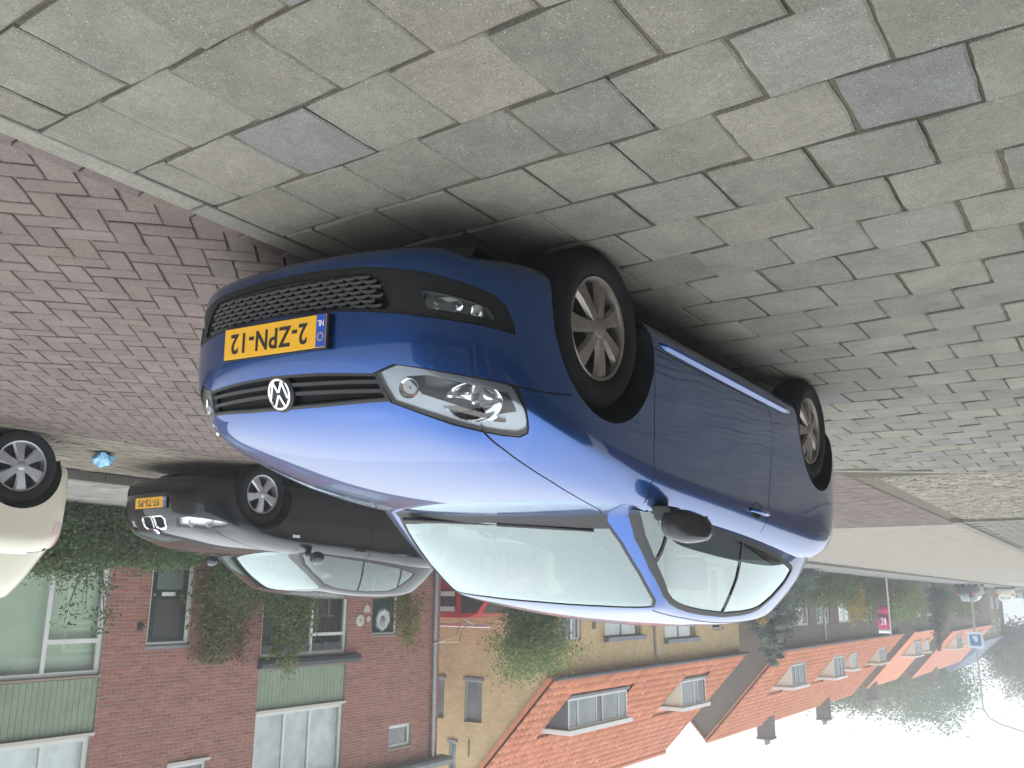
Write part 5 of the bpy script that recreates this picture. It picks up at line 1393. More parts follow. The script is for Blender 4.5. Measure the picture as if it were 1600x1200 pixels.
M_BARK = plain('bark', (.075, .06, .045), .9, var=.35, vscale=12, bumps=.6, bscale=40)
M_TWIG = plain('twig', (.10, .085, .065), .9)
NP = np.random.RandomState(11)
def leaves(pts, size, dirs=None, asp=.55, flat=.3):
    """leaf-shaped faces (4 verts, folded) at the given points"""
    n = len(pts); d = NP.normal(size=(n, 3))
    if dirs is not None: d = d*.7+dirs*1.2
    d /= np.linalg.norm(d, axis=1, keepdims=True)+1e-9
    u = NP.normal(size=(n, 3)); u[:, 2] *= flat*2; u -= d*np.sum(u*d, 1, keepdims=True); u /= np.linalg.norm(u, axis=1, keepdims=True)+1e-9
    w = np.cross(d, u); s = (size*NP.uniform(.6, 1.35, n))[:, None]
    a = pts-u*s*.5; b = pts+w*s*asp*.5-d*s*.06; c = pts+u*s*.5; e = pts-w*s*asp*.5-d*s*.06
    V = np.stack([a, b, c, e], 1).reshape(-1, 3); return V
def leaf_mesh(name, V):
    n = len(V)//4; me = bpy.data.meshes.new(name); me.vertices.add(len(V)); me.vertices.foreach_set('co', V.astype(np.float32).ravel())
    me.loops.add(n*4); me.loops.foreach_set('vertex_index', np.arange(n*4, dtype=np.int32)); me.polygons.add(n)
    me.polygons.foreach_set('loop_start', np.arange(0, n*4, 4, dtype=np.int32)); me.polygons.foreach_set('loop_total', np.full(n, 4, dtype=np.int32))
    me.update(calc_edges=True); return me
def clump_points(n, c, rad, clumps, spread=.32, shell=.55, zpow=1.0):
    """points gathered round random twig ends in an ellipsoid: dense clumps with gaps between"""
    q = NP.normal(size=(clumps, 3)); q /= np.linalg.norm(q, axis=1, keepdims=True); q *= (shell+(1-shell)*NP.uniform(0, 1, (clumps, 1)))*NP.uniform(.72, 1.12, (clumps, 1))
    idx = NP.randint(0, clumps, n); p = q[idx]+NP.normal(size=(n, 3))*spread*NP.uniform(.4, 1.0, (clumps, 1))[idx]
    dirs = p/(np.linalg.norm(p, axis=1, keepdims=True)+1e-9)
    return p*np.array(rad)+np.array(c), dirs, q*np.array(rad)+np.array(c)
def plant(name, loc, label, cat, blobs, mat, leaf, trunk=None, group=None, limbs=6, spread=.26, top_mat=None):
    """blobs: (centre offset, radii, n leaves, clumps)"""
    root = empty(name, loc, label=label, cat=cat, group=group)
    Vs = []; ends = []
    for (c, rad, n, cl) in blobs:
        p, d, q = clump_points(n, c, rad, cl, spread); keep = p[:, 2] > .02-loc[2]*0; Vs.append(leaves(p[keep], leaf, d[keep])); ends.append(q)
    if top_mat is not None and len(Vs) > 1:
        link_mesh('crown_top' if trunk else 'leafy_tip', leaf_mesh('foliage', Vs[-1]), top_mat, root); Vs = Vs[:-1]
    link_mesh('crown' if trunk else 'foliage', leaf_mesh('foliage', np.concatenate(Vs)), mat, root)
    E_ = np.concatenate(ends); rr = random.Random(len(E_))
    m = MB()
    if trunk:
        h, r = trunk; top = Vector((rr.uniform(-.05, .05), rr.uniform(-.05, .05), h)); m.tube([(0, 0, -.05), top*.5+Vector((.03, .02, 0)), top], [r, r*.8, r*.55], 8)
        for k in range(limbs*3):
            e = Vector(E_[rr.randrange(len(E_))]); b = top*rr.uniform(.45, 1.0); mid = b.lerp(e, .5)+Vector((0, 0, .08*h)); m.tube([b, mid, e], [r*.38, r*.22, r*.07], 5)
        m.build('trunk', M_BARK, root, True, fix=False)
    else:
        for k in range(limbs*2):
            e = Vector(E_[rr.randrange(len(E_))]); b = Vector((e.x*.5, e.y*.85, 0)); m.tube([b, b.lerp(e, .6)+Vector((0, 0, .05)), e], [.016, .011, .004], 5)
        m.build('stem', M_TWIG, root, True, fix=False)
    return root
def hedge_points(n, x0, x1, y0, y1, z0, z1, amp=.12):
    """points on the skin of a clipped block, wobbling outline"""
    P = []; D = []
    A = {'t': (x1-x0)*(y1-y0), 'f': (y1-y0)*(z1-z0)*1.6, 'b': (y1-y0)*(z1-z0)*.4, 's': (x1-x0)*(z1-z0), 'e': (x1-x0)*(z1-z0)}; tot = sum(A.values())
    for k, a in A.items():
        m_ = int(n*a/tot); u, v = NP.uniform(0, 1, m_), NP.uniform(0, 1, m_); t = -NP.exponential(amp, m_)+amp*.6
        if k == 't': p = np.stack([x0+(x1-x0)*u, y0+(y1-y0)*v, z1+t], 1); d = (0, 0, 1)
        elif k in 'fb': s_ = -1 if k == 'f' else 1; p = np.stack([(x0 if k == 'f' else x1)+s_*t, y0+(y1-y0)*u, z0+(z1-z0)*v], 1); d = (s_, 0, 0)
        else: s_ = -1 if k == 's' else 1; p = np.stack([x0+(x1-x0)*u, (y0 if k == 's' else y1)+s_*t, z0+(z1-z0)*v], 1); d = (0, s_, 0)
        w = np.array([mnoise.noise(Vector(q)*1.3) for q in p])*amp*1.6; p = p+np.array(d)*w[:, None]
        P.append(p); D.append(np.tile(d, (m_, 1)).astype(float))
    return np.concatenate(P), np.concatenate(D)
def hedge(loc, dx, dy, h, label, mat, n, leaf, amp=.12, name='hedge', group=None):
    root = empty(name, loc, label=label, cat='hedge', group=group)
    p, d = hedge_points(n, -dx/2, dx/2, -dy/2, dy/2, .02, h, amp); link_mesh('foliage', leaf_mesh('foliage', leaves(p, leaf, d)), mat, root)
    m = MB(); m.box(-dx/2+amp+.05, dx/2-amp-.05, -dy/2+amp+.05, dy/2-amp-.05, 0, max(.1, h-amp-.08)); m.build('shade_core', plain('twig_shade', (.03, .032, .018), .95, var=.4, vscale=8), root)  # near-black block: the hedge's inner shade put into its colour
    return root
GZ = .03
hedge((10.35, 6.6, GZ), 1.2, 3.4, .84, 'dark ivy-green hedge beside the white-framed ground floor window', L_DARK, 16000, .055, .16)
hedge((10.4, 9.6, GZ), 1.0, 2.4, .62, 'low dark hedge in front of the dark green front door', L_DARK, 8000, .055, .14)
plant('garden_bush', (10.1, 5.9, GZ), 'rounded bush rising at the end of the ivy hedge, by the cream car', 'bush', [((0, 0, .62), (.5, .7, .50), 7000, 60)], L_MID, .055)
# bare-twigged shrub before the window
def twig_shrub():
    root = empty('twig_shrub', (11.5, 7.42, GZ), label='thin leggy shrub with few leaves before the pale green blinds', cat='shrub'); rr = random.Random(4); ends = []
    for k in range(9):
        a = rr.uniform(0, 6.28); t = Vector((math.cos(a)*.12, math.sin(a)*.38, rr.uniform(1.2, 2.0))); m1 = t*.45+Vector((rr.uniform(-.1, .1), rr.uniform(-.15, .15), 0))
        m = MB(); m.tube([(0, 0, 0), m1, t], [.014, .010, .004], 5)
        for q in range(4):
            b = m1.lerp(t, rr.uniform(0, .9)); e = b+Vector((rr.uniform(-.15, .15), rr.uniform(-.25, .25), rr.uniform(.02, .25))); m.tube([b, e], [.006, .002], 4); ends.append(e)
        ends.append(t); m.build('branch', M_TWIG, root, True, fix=False)
    E_ = np.array([tuple(e) for e in ends]); p = E_[NP.randint(0, len(E_), 420)]+NP.normal(size=(420, 3))*.07
    link_mesh('foliage', leaf_mesh('foliage', leaves(p, .065)), L_MID, root)
twig_shrub()
def wall_climber(loc, w, h, label, mat, n, leaf=.07, name='climbing_plant'):
    root = empty(name, loc, label=label, cat='climber'); rr = random.Random(int(h*100))
    z = NP.beta(1.3, 1.1, n)*h; wob = np.array([mnoise.noise(Vector((0, q*1.2, loc[1]))) for q in z]); prof = w*(.55+.45*np.sin(np.clip(z/h, 0, 1)*2.6+.3))
    cl = NP.normal(size=(70, 2)); idx = NP.randint(0, 70, n)
    y = (cl[idx, 0]*.32+NP.normal(size=n)*.14)*prof+wob*.25; x = -.05-np.abs(NP.normal(size=n))*.12-np.abs(cl[idx, 1])*.05
    link_mesh('foliage', leaf_mesh('foliage', leaves(np.stack([x, y, z], 1), leaf, np.tile((-1., 0, .2), (n, 1)))), mat, root)
    m = MB()
    for k in range(5): m.tube([(-.03, rr.uniform(-.1, .1), 0), (-.03, rr.uniform(-.2, .2), h*.5), (-.04, rr.uniform(-.25, .25)*w, h*.9)], [.02, .014, .005], 5)
    m.build('stem', M_BARK, root, True, fix=False)
wall_climber((12.97, 11.0, GZ), .85, 2.62, 'autumn-tinted climber on the red wall right beside the front door', L_IVY, 4200)
wall_climber((12.97, 11.75, 1.4), .5, 1.3, 'wispy bare climber spreading over the brick by the awning', L_RED, 500, .05)
plant('garden_bush', (11.6, 10.75, GZ), 'dense dark evergreen bush at the foot of the wall climber', 'bush', [((0, 0, .85), (.5, .62, .85), 9000, 70)], L_DARK, .05)
plant('garden_bush', (12.3, 12.5, GZ), 'tall loose bush with yellow-green tip covering half the awning window', 'bush', [((0, 0, 1.35), (.42, .72, .95), 7000, 60), ((0, -.05, 2.45), (.25, .36, .42), 1300, 16)], L_MID, .06, top_mat=L_LIGHT)
plant('small_tree', (12.2, 16.15, GZ), 'slim yellowing shrub tree beside the grey downpipe', 'tree', [((0, 0, 1.75), (.38, .55, .85), 2600, 34)], L_YEL, .06, trunk=(1.5, .03))
plant('small_tree', (10.9, 19.9, GZ), 'bushy green garden tree at the yellow brick gable corner', 'tree', [((0, 0, 1.9), (.85, 1.15, .85), 9000, 70), ((0, 0, 2.75), (1.05, 1.65, .72), 7500, 60)], L_MID, .075, trunk=(1.9, .06), top_mat=L_LIGHT)
# blue spruce in tiers
def spruce(loc, h, r, label, mat, n, name='blue_spruce', tiers=16, droop=.25, leaf=.12):
    root = empty(name, loc, label=label, cat='tree'); rr = random.Random(2); P = []; D = []; m = MB(); m.tube([(0, 0, -.05), (0, 0, h*.95)], [.11, .02], 8); m.build('trunk', M_BARK, root, True)
    m = MB()
    for t in range(tiers):
        z = .25+(h-.35)*t/(tiers-1); rad = r*(1-t/(tiers-.3))**.85+.06
        for b in range(max(4, int(11*(1-t/tiers))+3)):
            a = rr.uniform(0, 6.28); L = rad*rr.uniform(.75, 1.12); tip = Vector((math.cos(a)*L, math.sin(a)*L, z-droop*L+.12*L)); m.tube([(0, 0, z), tip], [.018, .004], 4)
            k = int(n/tiers/9*(.3+rad/r)); s_ = NP.uniform(.15, 1, k)**.7
            pp = np.stack([s_*tip.x, s_*tip.y, z+(tip.z-z)*s_], 1)+NP.normal(size=(k, 3))*np.array([.07, .07, .05])*(1+rad*.5); P.append(pp); D.append(np.tile((math.cos(a), math.sin(a), .3), (k, 1)))
    m.build('limbs', M_BARK, root, False, kind='stuff', fix=False)
    link_mesh('crown', leaf_mesh('crown', leaves(np.concatenate(P), leaf, np.concatenate(D), asp=.3)), mat, root)
spruce((10.7, 38.6, GZ), 4.1, 2.1, 'blue-grey spruce standing between the yellow house and the terrace', L_BLUE, 22000, leaf=.15)
plant('garden_bush', (10.4, 36.2, GZ), 'small golden-green bush peeping beside the blue spruce', 'bush', [((0, 0, 1.6), (.35, .45, .9), 1600, 24)], L_GOLD, .09)
hedge((10.5, 45.5, GZ), 1.3, 8.5, 1.35, 'deep green hedge with paler top along the terrace gardens', L_MID, 9000, .12, .3)
plant('flowering_shrub', (10.5, 52.2, GZ), 'tall shrub with yellow flowers in front of the terrace', 'shrub', [((0, 0, 1.6), (.7, 1.5, 1.0), 2200, 34)], L_GOLD, .12)
plant('garden_bush', (10.6, 55.0, GZ), 'loose mid-green bush between the flowering shrub and the banner', 'bush', [((0, 0, 1.35), (.8, 1.7, 1.35), 3000, 40)], L_MID, .12)
plant('garden_bush', (10.9, 61.0, GZ), 'reddish-brown low bush right of the pink banner pole', 'bush', [((0, 0, .9), (.8, 2.4, 1.0), 2500, 34)], L_RED, .13)
plant('garden_bush', (10.9, 67.5, GZ), 'big rounded hedge-like bush with pale yellow-green crown', 'bush', [((0, 0, 1.35), (1.3, 4.3, 1.55), 6500, 70)], L_LIGHT, .15)
spruce((10.7, 78.5, GZ), 5.2, .95, 'narrow dark columnar conifer near the lamp post', L_CON, 5200, 'column_conifer', 20, -.5, .16)
plant('garden_bush', (11.2, 88, GZ), 'distant olive bush behind the parked grey car', 'bush', [((0, 0, 1.2), (1.2, 3.2, 1.4), 1800, 30)], L_MID, .2)
plant('garden_bush', (11.2, 100, GZ), 'distant yellowish bush by the white far-off car', 'bush', [((0, 0, 1.5), (1.2, 5.0, 1.8), 2200, 30)], L_YEL, .22)
for (x, y, h, r, mt, lb) in ((24, 92, 11.5, 5.2, L_MID, 'leafy green tree rising over the last orange roofs'), (25, 112, 14.0, 7.0, L_YEL, 'yellowing broad tree behind the farthest terrace'), (23, 135, 18.5, 9.5, L_MID, 'tall green tree above the blue slate roof'), (10.5, 150, 15, 7.5, L_AUT, 'autumn-brown tree closing the street beside the slate roof'), (6.0, 190, 17, 8, L_AUT, 'rust-tinted tree at the far end of the road')):
    plant('street_tree', (x, y, 0), lb, 'tree', [((0, 0, h*.66), (r*.85, r, h*.34), 20000, 200), ((r*.2, -r*.35, h*.52), (r*.7, r*.7, h*.25), 9000, 90)], mt, .36, trunk=(h*.55, .22), group=None, spread=.17)
# ------------------------------------------------------------------ other vehicles
def map_cage(c, fn): return tuple([[fn(p) for p in row] for row in g] for g in c)
def simple_car(name, label, mat, loc, rz, fx, group=None, level=2, wheel_kind='six', alloy=None, five=True, wb=2.66, wr=.31, detail=None, hubr=.2, lampm=None):
    """hatchback on the same cage, reshaped by fx; detail(skins, root, fx) cuts its own face"""
    root = empty(name, loc, rz, label, 'car', group)
    cb, cg = polo_cages(); cb, cg = map_cage(cb, fx), map_cage(cg, fx)
    A = Skin(cage_surface(*cb, levels=level)); B = Skin(cage_surface(*cg, levels=level))
    for f in A.bm.faces: f[A.lay] = 1
    for f in B.bm.faces: f[B.lay] = 20
    x0 = fx((-.50, 0, 1))[0]
    for f in list(A.bm.faces):
        c = f.calc_center_median()
        if f.normal.z > .55 and fx((-3.0, 0, 1))[0] < c.x < x0 and abs(c.y) < fx((0, .74, 1))[1]: f[A.lay] = 0
    def T(P): return [fx(p) for p in P]
    hl = T([(.47, -.640, .755), (.231, -.655, .836), (-.088, -.651, .907), (-.332, -.624, .946), (-.41, -.585, .955)])
    bon = T([(.722, 0, .72), (.697, -.452, .70), (.558, -.594, .736)]) + hl + T([(-.43, -.3, .96), (-.435, 0, .96)])
    A.cut(bon+[(p[0], -p[1], p[2]) for p in reversed(bon[1:-1])], (0, 0, 1), 2, only={1}, facing=.25)
    if detail: detail(A, fx)
    rw = -wb; yo = fx((0, -.84, .5))[1]
    d1, d2 = fx((-.40, 0, 1))[0], fx((-1.42, 0, 1))[0]; d3 = fx((-2.05, 0, 1))[0]
    if level >= 2:
        dz = [.30, .96]
        doors = [[(d1, yo, .28), (d1, yo, 1.0), (d2 if five else d3+.3, yo, 1.05), (d2 if five else d3+.3, yo, .28)]]
        if five: doors.append([(d2-.008, yo, .28), (d2-.008, yo, 1.05), (d3-.05, yo, 1.07), (d3-.05, yo, .75), (d3+.18, yo, .5), (d3+.18, yo, .28)])
        for q, D in enumerate(doors): A.cut2(D, (0, -1, 0), 80+q, only={1}, facing=.05)
        for D in doors: gaps(A, D+[D[0]], .008, (0, -1, 0), only={1, 80, 81})
        gaps(A, hl, .008, (0, 0, 1))
    for x in (0, rw):
        A.cut2(circle_pts(x, wr, wr+.055, yo), (0, -1, 0), 0, facing=.02)
    for f in A.bm.faces:
        c = f.calc_center_median()
        for x in (0, rw):
            if (c.x-x)**2+(c.z-wr)**2 < (wr+.055)**2 and abs(c.y) > .5: f[A.lay] = 0
    tail = T([(-2.88, -.78, .74), (-2.86, -.79, .93), (-2.93, -.76, .985), (-3.06, -.66, .97), (-3.12, -.55, .93), (-3.12, -.55, .76)]); A.cut2(tail, (-.7, -.72, .05), 10, facing=.05)
    A.number(); body = A.extract('body', 1, mat, root); A.extract('bonnet', 2, mat, root); [A.extract('panel_gap', 9, M_GAP, body, side=q, offset=-.002) for q in (-1, 1)]
    hw = abs(yo)-.135
    for s_ in (-1, 1):
        A.extract('tail_lamp', 10, lampm or M_REDL, root, side=s_)
        for q in (80, 81):
            dr = A.extract('door', q, mat, root, side=s_)
            if dr:
                xh = (d2+.16) if q == 80 else d3+.12
                m = MB(); m.tube([(xh+.09, s_*(abs(yo)-.01), .845), (xh+.05, s_*(abs(yo)+.022), .85), (xh-.05, s_*(abs(yo)+.022), .855), (xh-.09, s_*(abs(yo)-.01), .855)], .012, 8); m.build('door_handle', mat, dr, True)
        for x in (0, rw): arch_liner(root, x, wr, wr+.056, M_PLAST, s_, A, .45); wheel(root, (x, s_*hw, wr), s_, r=wr, rim=hubr, kind=wheel_kind, alloy=alloy)
    WD = (.62, 0, .78)
    ws = T([(-.36, 0, .87), (-.40, -.5, .86), (-.44, -.60, .90), (-.486, -.561, .977), (-.583, -.581, 1.058), (-.739, -.588, 1.177), (-.90, -.578, 1.29), (-.938, -.555, 1.312), (-.898, -.325, 1.326), (-.882, 0, 1.330)])
    B.cut(ws+[(p[0], -p[1], p[2]) for p in reversed(ws[1:-1])], WD, 21, facing=.1)
    sg = T([(-.50, -.666, .93), (-.591, -.646, 1.037), (-.742, -.637, 1.154), (-.919, -.619, 1.262), (-1.097, -.604, 1.317), (-1.363, -.598, 1.345), (-1.645, -.597, 1.358), (-2.0, -.605, 1.345), (-2.15, -.625, 1.30), (-2.36, -.679, 1.17), (-2.40, -.713, 1.11), (-2.021, -.747, 1.05), (-1.448, -.765, .99), (-.832, -.769, .94), (-.55, -.72, .91)])
    B.cut2(sg, (0, -1, .1), 22, facing=.05)
    c0 = sum((Vector(p) for p in sg), Vector())/len(sg); inn = [tuple(c0+(Vector(p)-c0)*.955) for p in sg]; B.cut2(inn, (0, -1, .1), 23, only={22}, facing=.05)
    for xx in ((d2,) if not five else (d2, d3-.02)):
        pl = [(xx+.03, yo, .9), (xx+.03-.12, yo, 1.5), (-4, yo, 1.5), (-4, yo, .9)]; B.cut2(pl, (0, -1, .1), 24 if xx == d2 else 25, only={23, 24}, facing=.05); gaps(B, [(xx+.03, yo, .9), (xx-.09, yo, 1.5)], .03, (0, -1, .1), only={23, 24, 25}, part=22)
    rwn = T([(-2.74, -.36, 1.33), (-2.99, -.50, 1.02), (-2.99, .50, 1.02), (-2.74, .36, 1.33)]); B.cut(rwn, (-.8, 0, .6), 26, facing=.05)
    B.number(); B.extract('roof', 20, mat, root); [B.extract('window_seal', 22, M_TRIM, root, side=q, offset=.002) for q in (-1, 1)]; B.extract('windscreen', 21, M_WSCR, root); B.extract('rear_window', 26, M_SGLASS, root)
    for s_ in (-1, 1):
        for q, nm in ((23, 'door_window'), (24, 'door_window'), (25, 'quarter_window')): B.extract(nm, q, M_SGLASS, root, side=s_)
        mp = fx((-.58, .88, .985)); mr = empty('door_mirror'); mr.parent = root
        m = MB(); m.lathe([(.0, -.05), (.045, -.042), (.07, -.01), (.072, .02), (.06, .05), (0, .052)], 16, 'x', M=Matrix.Translation((mp[0], s_*mp[1], mp[2])) @ Matrix.Scale(1.3, 4, (0, 1, 0)) @ Matrix.Rotation(math.pi, 4, 'Z')); m.build('mirror_housing', M_PLAST2, mr, True)
        m = MB(); m.box(mp[0]-.04, mp[0]+.02, s_*(mp[1]-.16), s_*(mp[1]-.06), mp[2]-.05, mp[2]-.02); m.build('mirror_foot', M_PLAST2, mr)
    cab = empty('cabin'); cab.parent = root; xa, xb = fx((-.5, 0, 1))[0], fx((-2.9, 0, 1))[0]
    m = MB(); m.box(xb, xa, -.66, .66, .28, .32); m.build('cabin_floor', M_CABIN, cab)
    m = MB(); m.box(xa-.38, xa+.04, -.64, .64, .55, .88); m.build('dashboard', M_CABIN, cab, bevel=.04)
    for s_ in (-1, 1): seat(cab, xa-.75, s_*.35, .38); seat(cab, xa-1.6, s_*.34, .40, .56)
    m = MB(); m.box(xb, fx((.6, 0, 0))[0], -.62, .62, .17, .2); m.build('underbody', M_TRIM, root)
    return root, A
build_polo()
def fx_bmw(p):
    x, y, z = p
    sx = 1.077
    nx = x*.92 if x > 0 else (x*sx if x < -2.47 or True else x)
    if z > .86 and -2.6 < x < -.3: nx -= .10*min(1, (x+2.6)/.6)
    return (nx, y*1.035, z*.965 if z > .6 else z)
BMW_DONE = []
def bmw_detail(A, fx):
    head = [(.70, -.36, .60), (.66, -.50, .585), (.58, -.62, .60), (.46, -.74, .625), (.36, -.79, .645), (.40, -.75, .69), (.52, -.65, .705), (.66, -.50, .70), (.70, -.37, .69)]
    A.cut2(head, (.68, -.73, .1), 40, facing=.02)
    for k in ((.025, .185),):
        a, b = k; kid = [(.75, -a, .575), (.75, -b+.03, .575), (.75, -b, .60), (.74, -b+.01, .665), (.73, -b+.04, .69), (.73, -a-.02, .69), (.74, -a, .66)]
        cen = Vector((.74, -(a+b)/2, .632)); big = [tuple(cen+(Vector(p)-cen)*1.16) for p in kid]
        A.cut2(big, (1, 0, 0), 50, facing=.02); A.cut2(kid, (1, 0, 0), 51, facing=.02)
    A.cut([(.8, -.62, .24), (.8, .62, .24), (.8, .58, .33), (.8, -.58, .33)], (1, 0, 0), 6, facing=.02)
bmw, A_ = simple_car('parked_car', 'black hatchback with twin chrome-rimmed grille parked before the red brick house', M_BLACKP, (5.87, 5.46, ROAD_Z), R_(-90), fx_bmw, None, 2, 'five', M_ALLOY2, True, 2.66, .312, bmw_detail, .205)
for s_ in (-1, 1):
    ln = A_.extract('headlight', 40, M_LENS, bmw, side=s_); A_.extract('lamp_housing', 40, plain('lamp_bright', (.72, .74, .76), .3, metal=.4), ln, side=s_, offset=-.045)
    for (x, y) in ((.60, .50), (.50, .64)):
        ff = Vector((.85, s_*.5, 0)); m = MB(); m.lathe([(.005, -.03), (.03, -.02), (.045, .012)], 18, 'z', M=Matrix.Translation((x, s_*y, .645)) @ ff.to_track_quat('Z', 'Y').to_matrix().to_4x4()); m.build('reflector', M_CHROME, ln, True)
    kd = A_.extract('kidney_grille', 50, M_CHROME, bmw, side=s_, offset=.006, rim=.02); A_.extract('grille_mesh', 51, M_GAP, kd, side=s_, offset=-.02, rim=-.02)
    m = MB(); m.lathe([(0, .012), (.035, .008), (.045, 0), (.045, -.03)], 20, 'z', M=Matrix.Translation((.60, s_*.60, .33)) @ Vector((.85, s_*.5, 0)).to_track_quat('Z', 'Y').to_matrix().to_4x4()); m.build('fog_lamp', M_CHROME, bmw, True)
    m = MB(); m.box(-.50, -.40, s_*.868, s_*.876, .715, .745); m.build('side_indicator', M_WFRAME if 'white_frame' in MATS else M_WHITEP, bmw)
A_.extract('lower_intake', 6, M_GAP, bmw, offset=-.02, rim=-.02)
plate(bmw, face_frame((.772, 0, .43), (0, 1, 0), (-.05, 0, 1)), '97-TS-PS')
m = MB(); m.lathe([(0, .004), (.034, .003), (.04, 0), (.04, -.004)], 24, 'z', M=face_frame((.672, 0, .722), (0, 1, 0), (-.8, 0, .6))); bdg = m.build('badge', M_CHROME, bmw, True)
m = MB(); Mq = face_frame((.674, 0, .7255), (0, 1, 0), (-.8, 0, .6))
for q in (0, 2): m.add([(0, 0, .0015)]+[(.024*math.cos(q*math.pi/2+t*math.pi/12), .024*math.sin(q*math.pi/2+t*math.pi/12), .0015) for t in range(7)], [tuple(range(8))], M=Mq)
m.build('badge_quarters', M_PLATEB, bdg, fix=False)
def fx_white(p):
    x, y, z = p
    nx = x*.947 if x > -2.47 else -2.34+(x+2.47)*.80
    return (nx, y*.965, z*1.0+(.03 if z > 1.2 else 0))
# tail towards the black car: the car stands nose away from it
wc, A2 = simple_car('parked_car', 'cream white small car with six-spoke hubcap, parked ahead of the black car', M_CREAM, (5.93, .64, ROAD_Z), R_(-90), fx_white, None, 2, 'six', M_ALLOY2, True, 2.34, .305, None, .215, plain('clear_tail_lamp', (.55, .40, .37), .12, coat=1))
# distant cars along the far side
def fx_id(p): return (p[0]*1.05, p[1]*1.03, p[2]*1.02)
def far_car(label, mat, loc, rz): simple_car('parked_car', label, mat, loc, R_(rz), fx_id, 'cars at the far end of the street', 1, 'five', M_ALLOY2, True, 2.6, .31, None, .2)
far_car('distant dark grey car with red tail lamp near the columnar conifer', M_GREYP, (8.6, 84, -.02), 92)
far_car('distant white car parked beyond the lamp post', M_CREAM, (8.2, 104, -.05), 86)
far_car('distant silver car parked beyond the white one', M_SILVP, (6.4, 116, -.05), 80)

# ---- red van in the drive beside the yellow gable
def red_van():
    root = empty('red_van', (12.2, 20.6, .03), label='red van with pipes on its roof rack in the drive by the yellow gable', cat='van')
    prof = [(.05, .35), (.0, .75), (.12, .98), (.62, 1.12), (1.15, 1.78), (1.5, 1.90), (4.3, 1.92), (4.45, 1.7), (4.45, .35)]
    m = MB(); m.prism(prof, -.02, 1.72, 'y'); m.build('van_body', M_REDP, root, True, bevel=.035)
    m = MB(); m.prism([(.70, 1.16), (1.18, 1.74), (1.75, 1.78), (1.75, 1.16)], -.035, -.022, 'y'); m.build('cab_window', M_DARKW, root)
    m = MB(); m.prism([(1.95, 1.10), (1.95, 1.74), (3.05, 1.76), (3.05, 1.10)], -.034, -.022, 'y'); sw = m.build('side_window', M_AWN, root)
    for z in (1.655, 1.215):
        m = MB(); m.box(1.98, 3.02, -.040, -.035, z-.07, z+.07); st = m.build('lettering_strip', M_WHITEP, sw)
    m = MB(); m.quad((.64, .12, 1.15), (.64, 1.58, 1.15), (1.13, 1.50, 1.765), (1.13, .2, 1.765)); m.build('windscreen', M_DARKW, root, fix=False)
    for x in (.75, 3.6):
        for y in (.02, 1.68):
            w = empty('wheel'); w.parent = root; w.location = (x, y, .31); m = MB(); m.lathe([(0, -.09), (.2, -.09), (.3, -.07), (.31, 0), (.3, .07), (.2, .09), (0, .09)], 28, 'y'); m.build('tyre', M_TYRE, w, True); m = MB(); m.lathe([(0, -.10), (.17, -.098), (.19, -.085)], 20, 'y'); m.build('rim', M_ALLOY2, w, True)
    rk = empty('roof_rack'); rk.parent = root
    for x in (1.7, 2.8, 3.9):
        m = MB(); m.tube([(x, .1, 1.9), (x, .12, 2.10), (x, 1.6, 2.10), (x, 1.62, 1.9)], .018, 6); m.build('rack_bar', M_ZINC, rk, True)
    for k, (y, z) in enumerate(((.3, 2.15), (.42, 2.15), (.7, 2.14), (1.1, 2.15))):
        m = MB(); m.tube([(.9+.2*k, y, z), (4.7, y, z)], .025, 8); m.build('pipe', M_WHITEP, root, True)
red_van()
def cable(label, pts, col): m = MB(); m.tube(pts, .012, 5); tag(m.build('cable', plain(col[0], col[1], .6), None, True), label, 'cable')
cable('pale hose looping from the downpipe down to the van rack', [(12.88, 18.0, 2.55), (12.6, 18.6, 2.35), (12.9, 19.3, 1.9), (13.2, 20.2, 2.1)], ('hose_pale', (.6, .55, .4)))
cable('second pale hose sagging above the red van roof', [(12.86, 18.05, 2.50), (12.7, 18.9, 2.5), (13.3, 19.8, 2.2), (13.5, 20.4, 2.1)], ('hose_pale', (.6, .55, .4)))

# ---- light blue bag on the cobbles
def blue_bag():
    root = empty('plastic_bag', (5.78, 4.06, ROAD_Z+.002), R_(35), label='crumpled light blue plastic bag lying on the cobbled parking strip', cat='bag')
    me = bpy.data.meshes.new('bag_film'); bm = bmesh.new(); bmesh.ops.create_icosphere(bm, subdivisions=4, radius=1)
    for v in bm.verts:
        c = v.co.copy(); w = mnoise.noise(c*2.2)*.25+mnoise.noise(c*5.5)*.13; t = (c.x+1)/2
        s_ = (.55+.6*math.sin(min(1, t*1.15)*math.pi*.85)) if t > .12 else .35
        v.co = Vector((c.x*.165*(1+w*.4), c.y*.085*s_*(1+w), max(0.0, .055*s_+c.z*.062*s_*(1+w*1.3))))
    bm.to_mesh(me); bm.free(); me.shade_smooth(); link_mesh('bag_film', me, plain('blue_film', (.16, .40, .62), .35, coat=.4, var=.15, vscale=40), root)
    m = MB(); m.tube([(.14, -.03, .05), (.20, -.04, .075), (.24, 0, .06), (.20, .04, .03), (.15, .03, .04)], [.012, .010, .009, .010, .012], 6); m.build('bag_handle', MATS['blue_film'], root, True)
    m = MB(); m.lathe([(0, .02), (.022, .012), (.026, 0)], 10, 'z', M=Matrix.Translation((.155, -.02, .075)) @ Matrix.Rotation(.6, 4, 'X')); m.build('bag_contents', plain('dark_maroon', (.12, .03, .05), .5), root, True)
blue_bag()
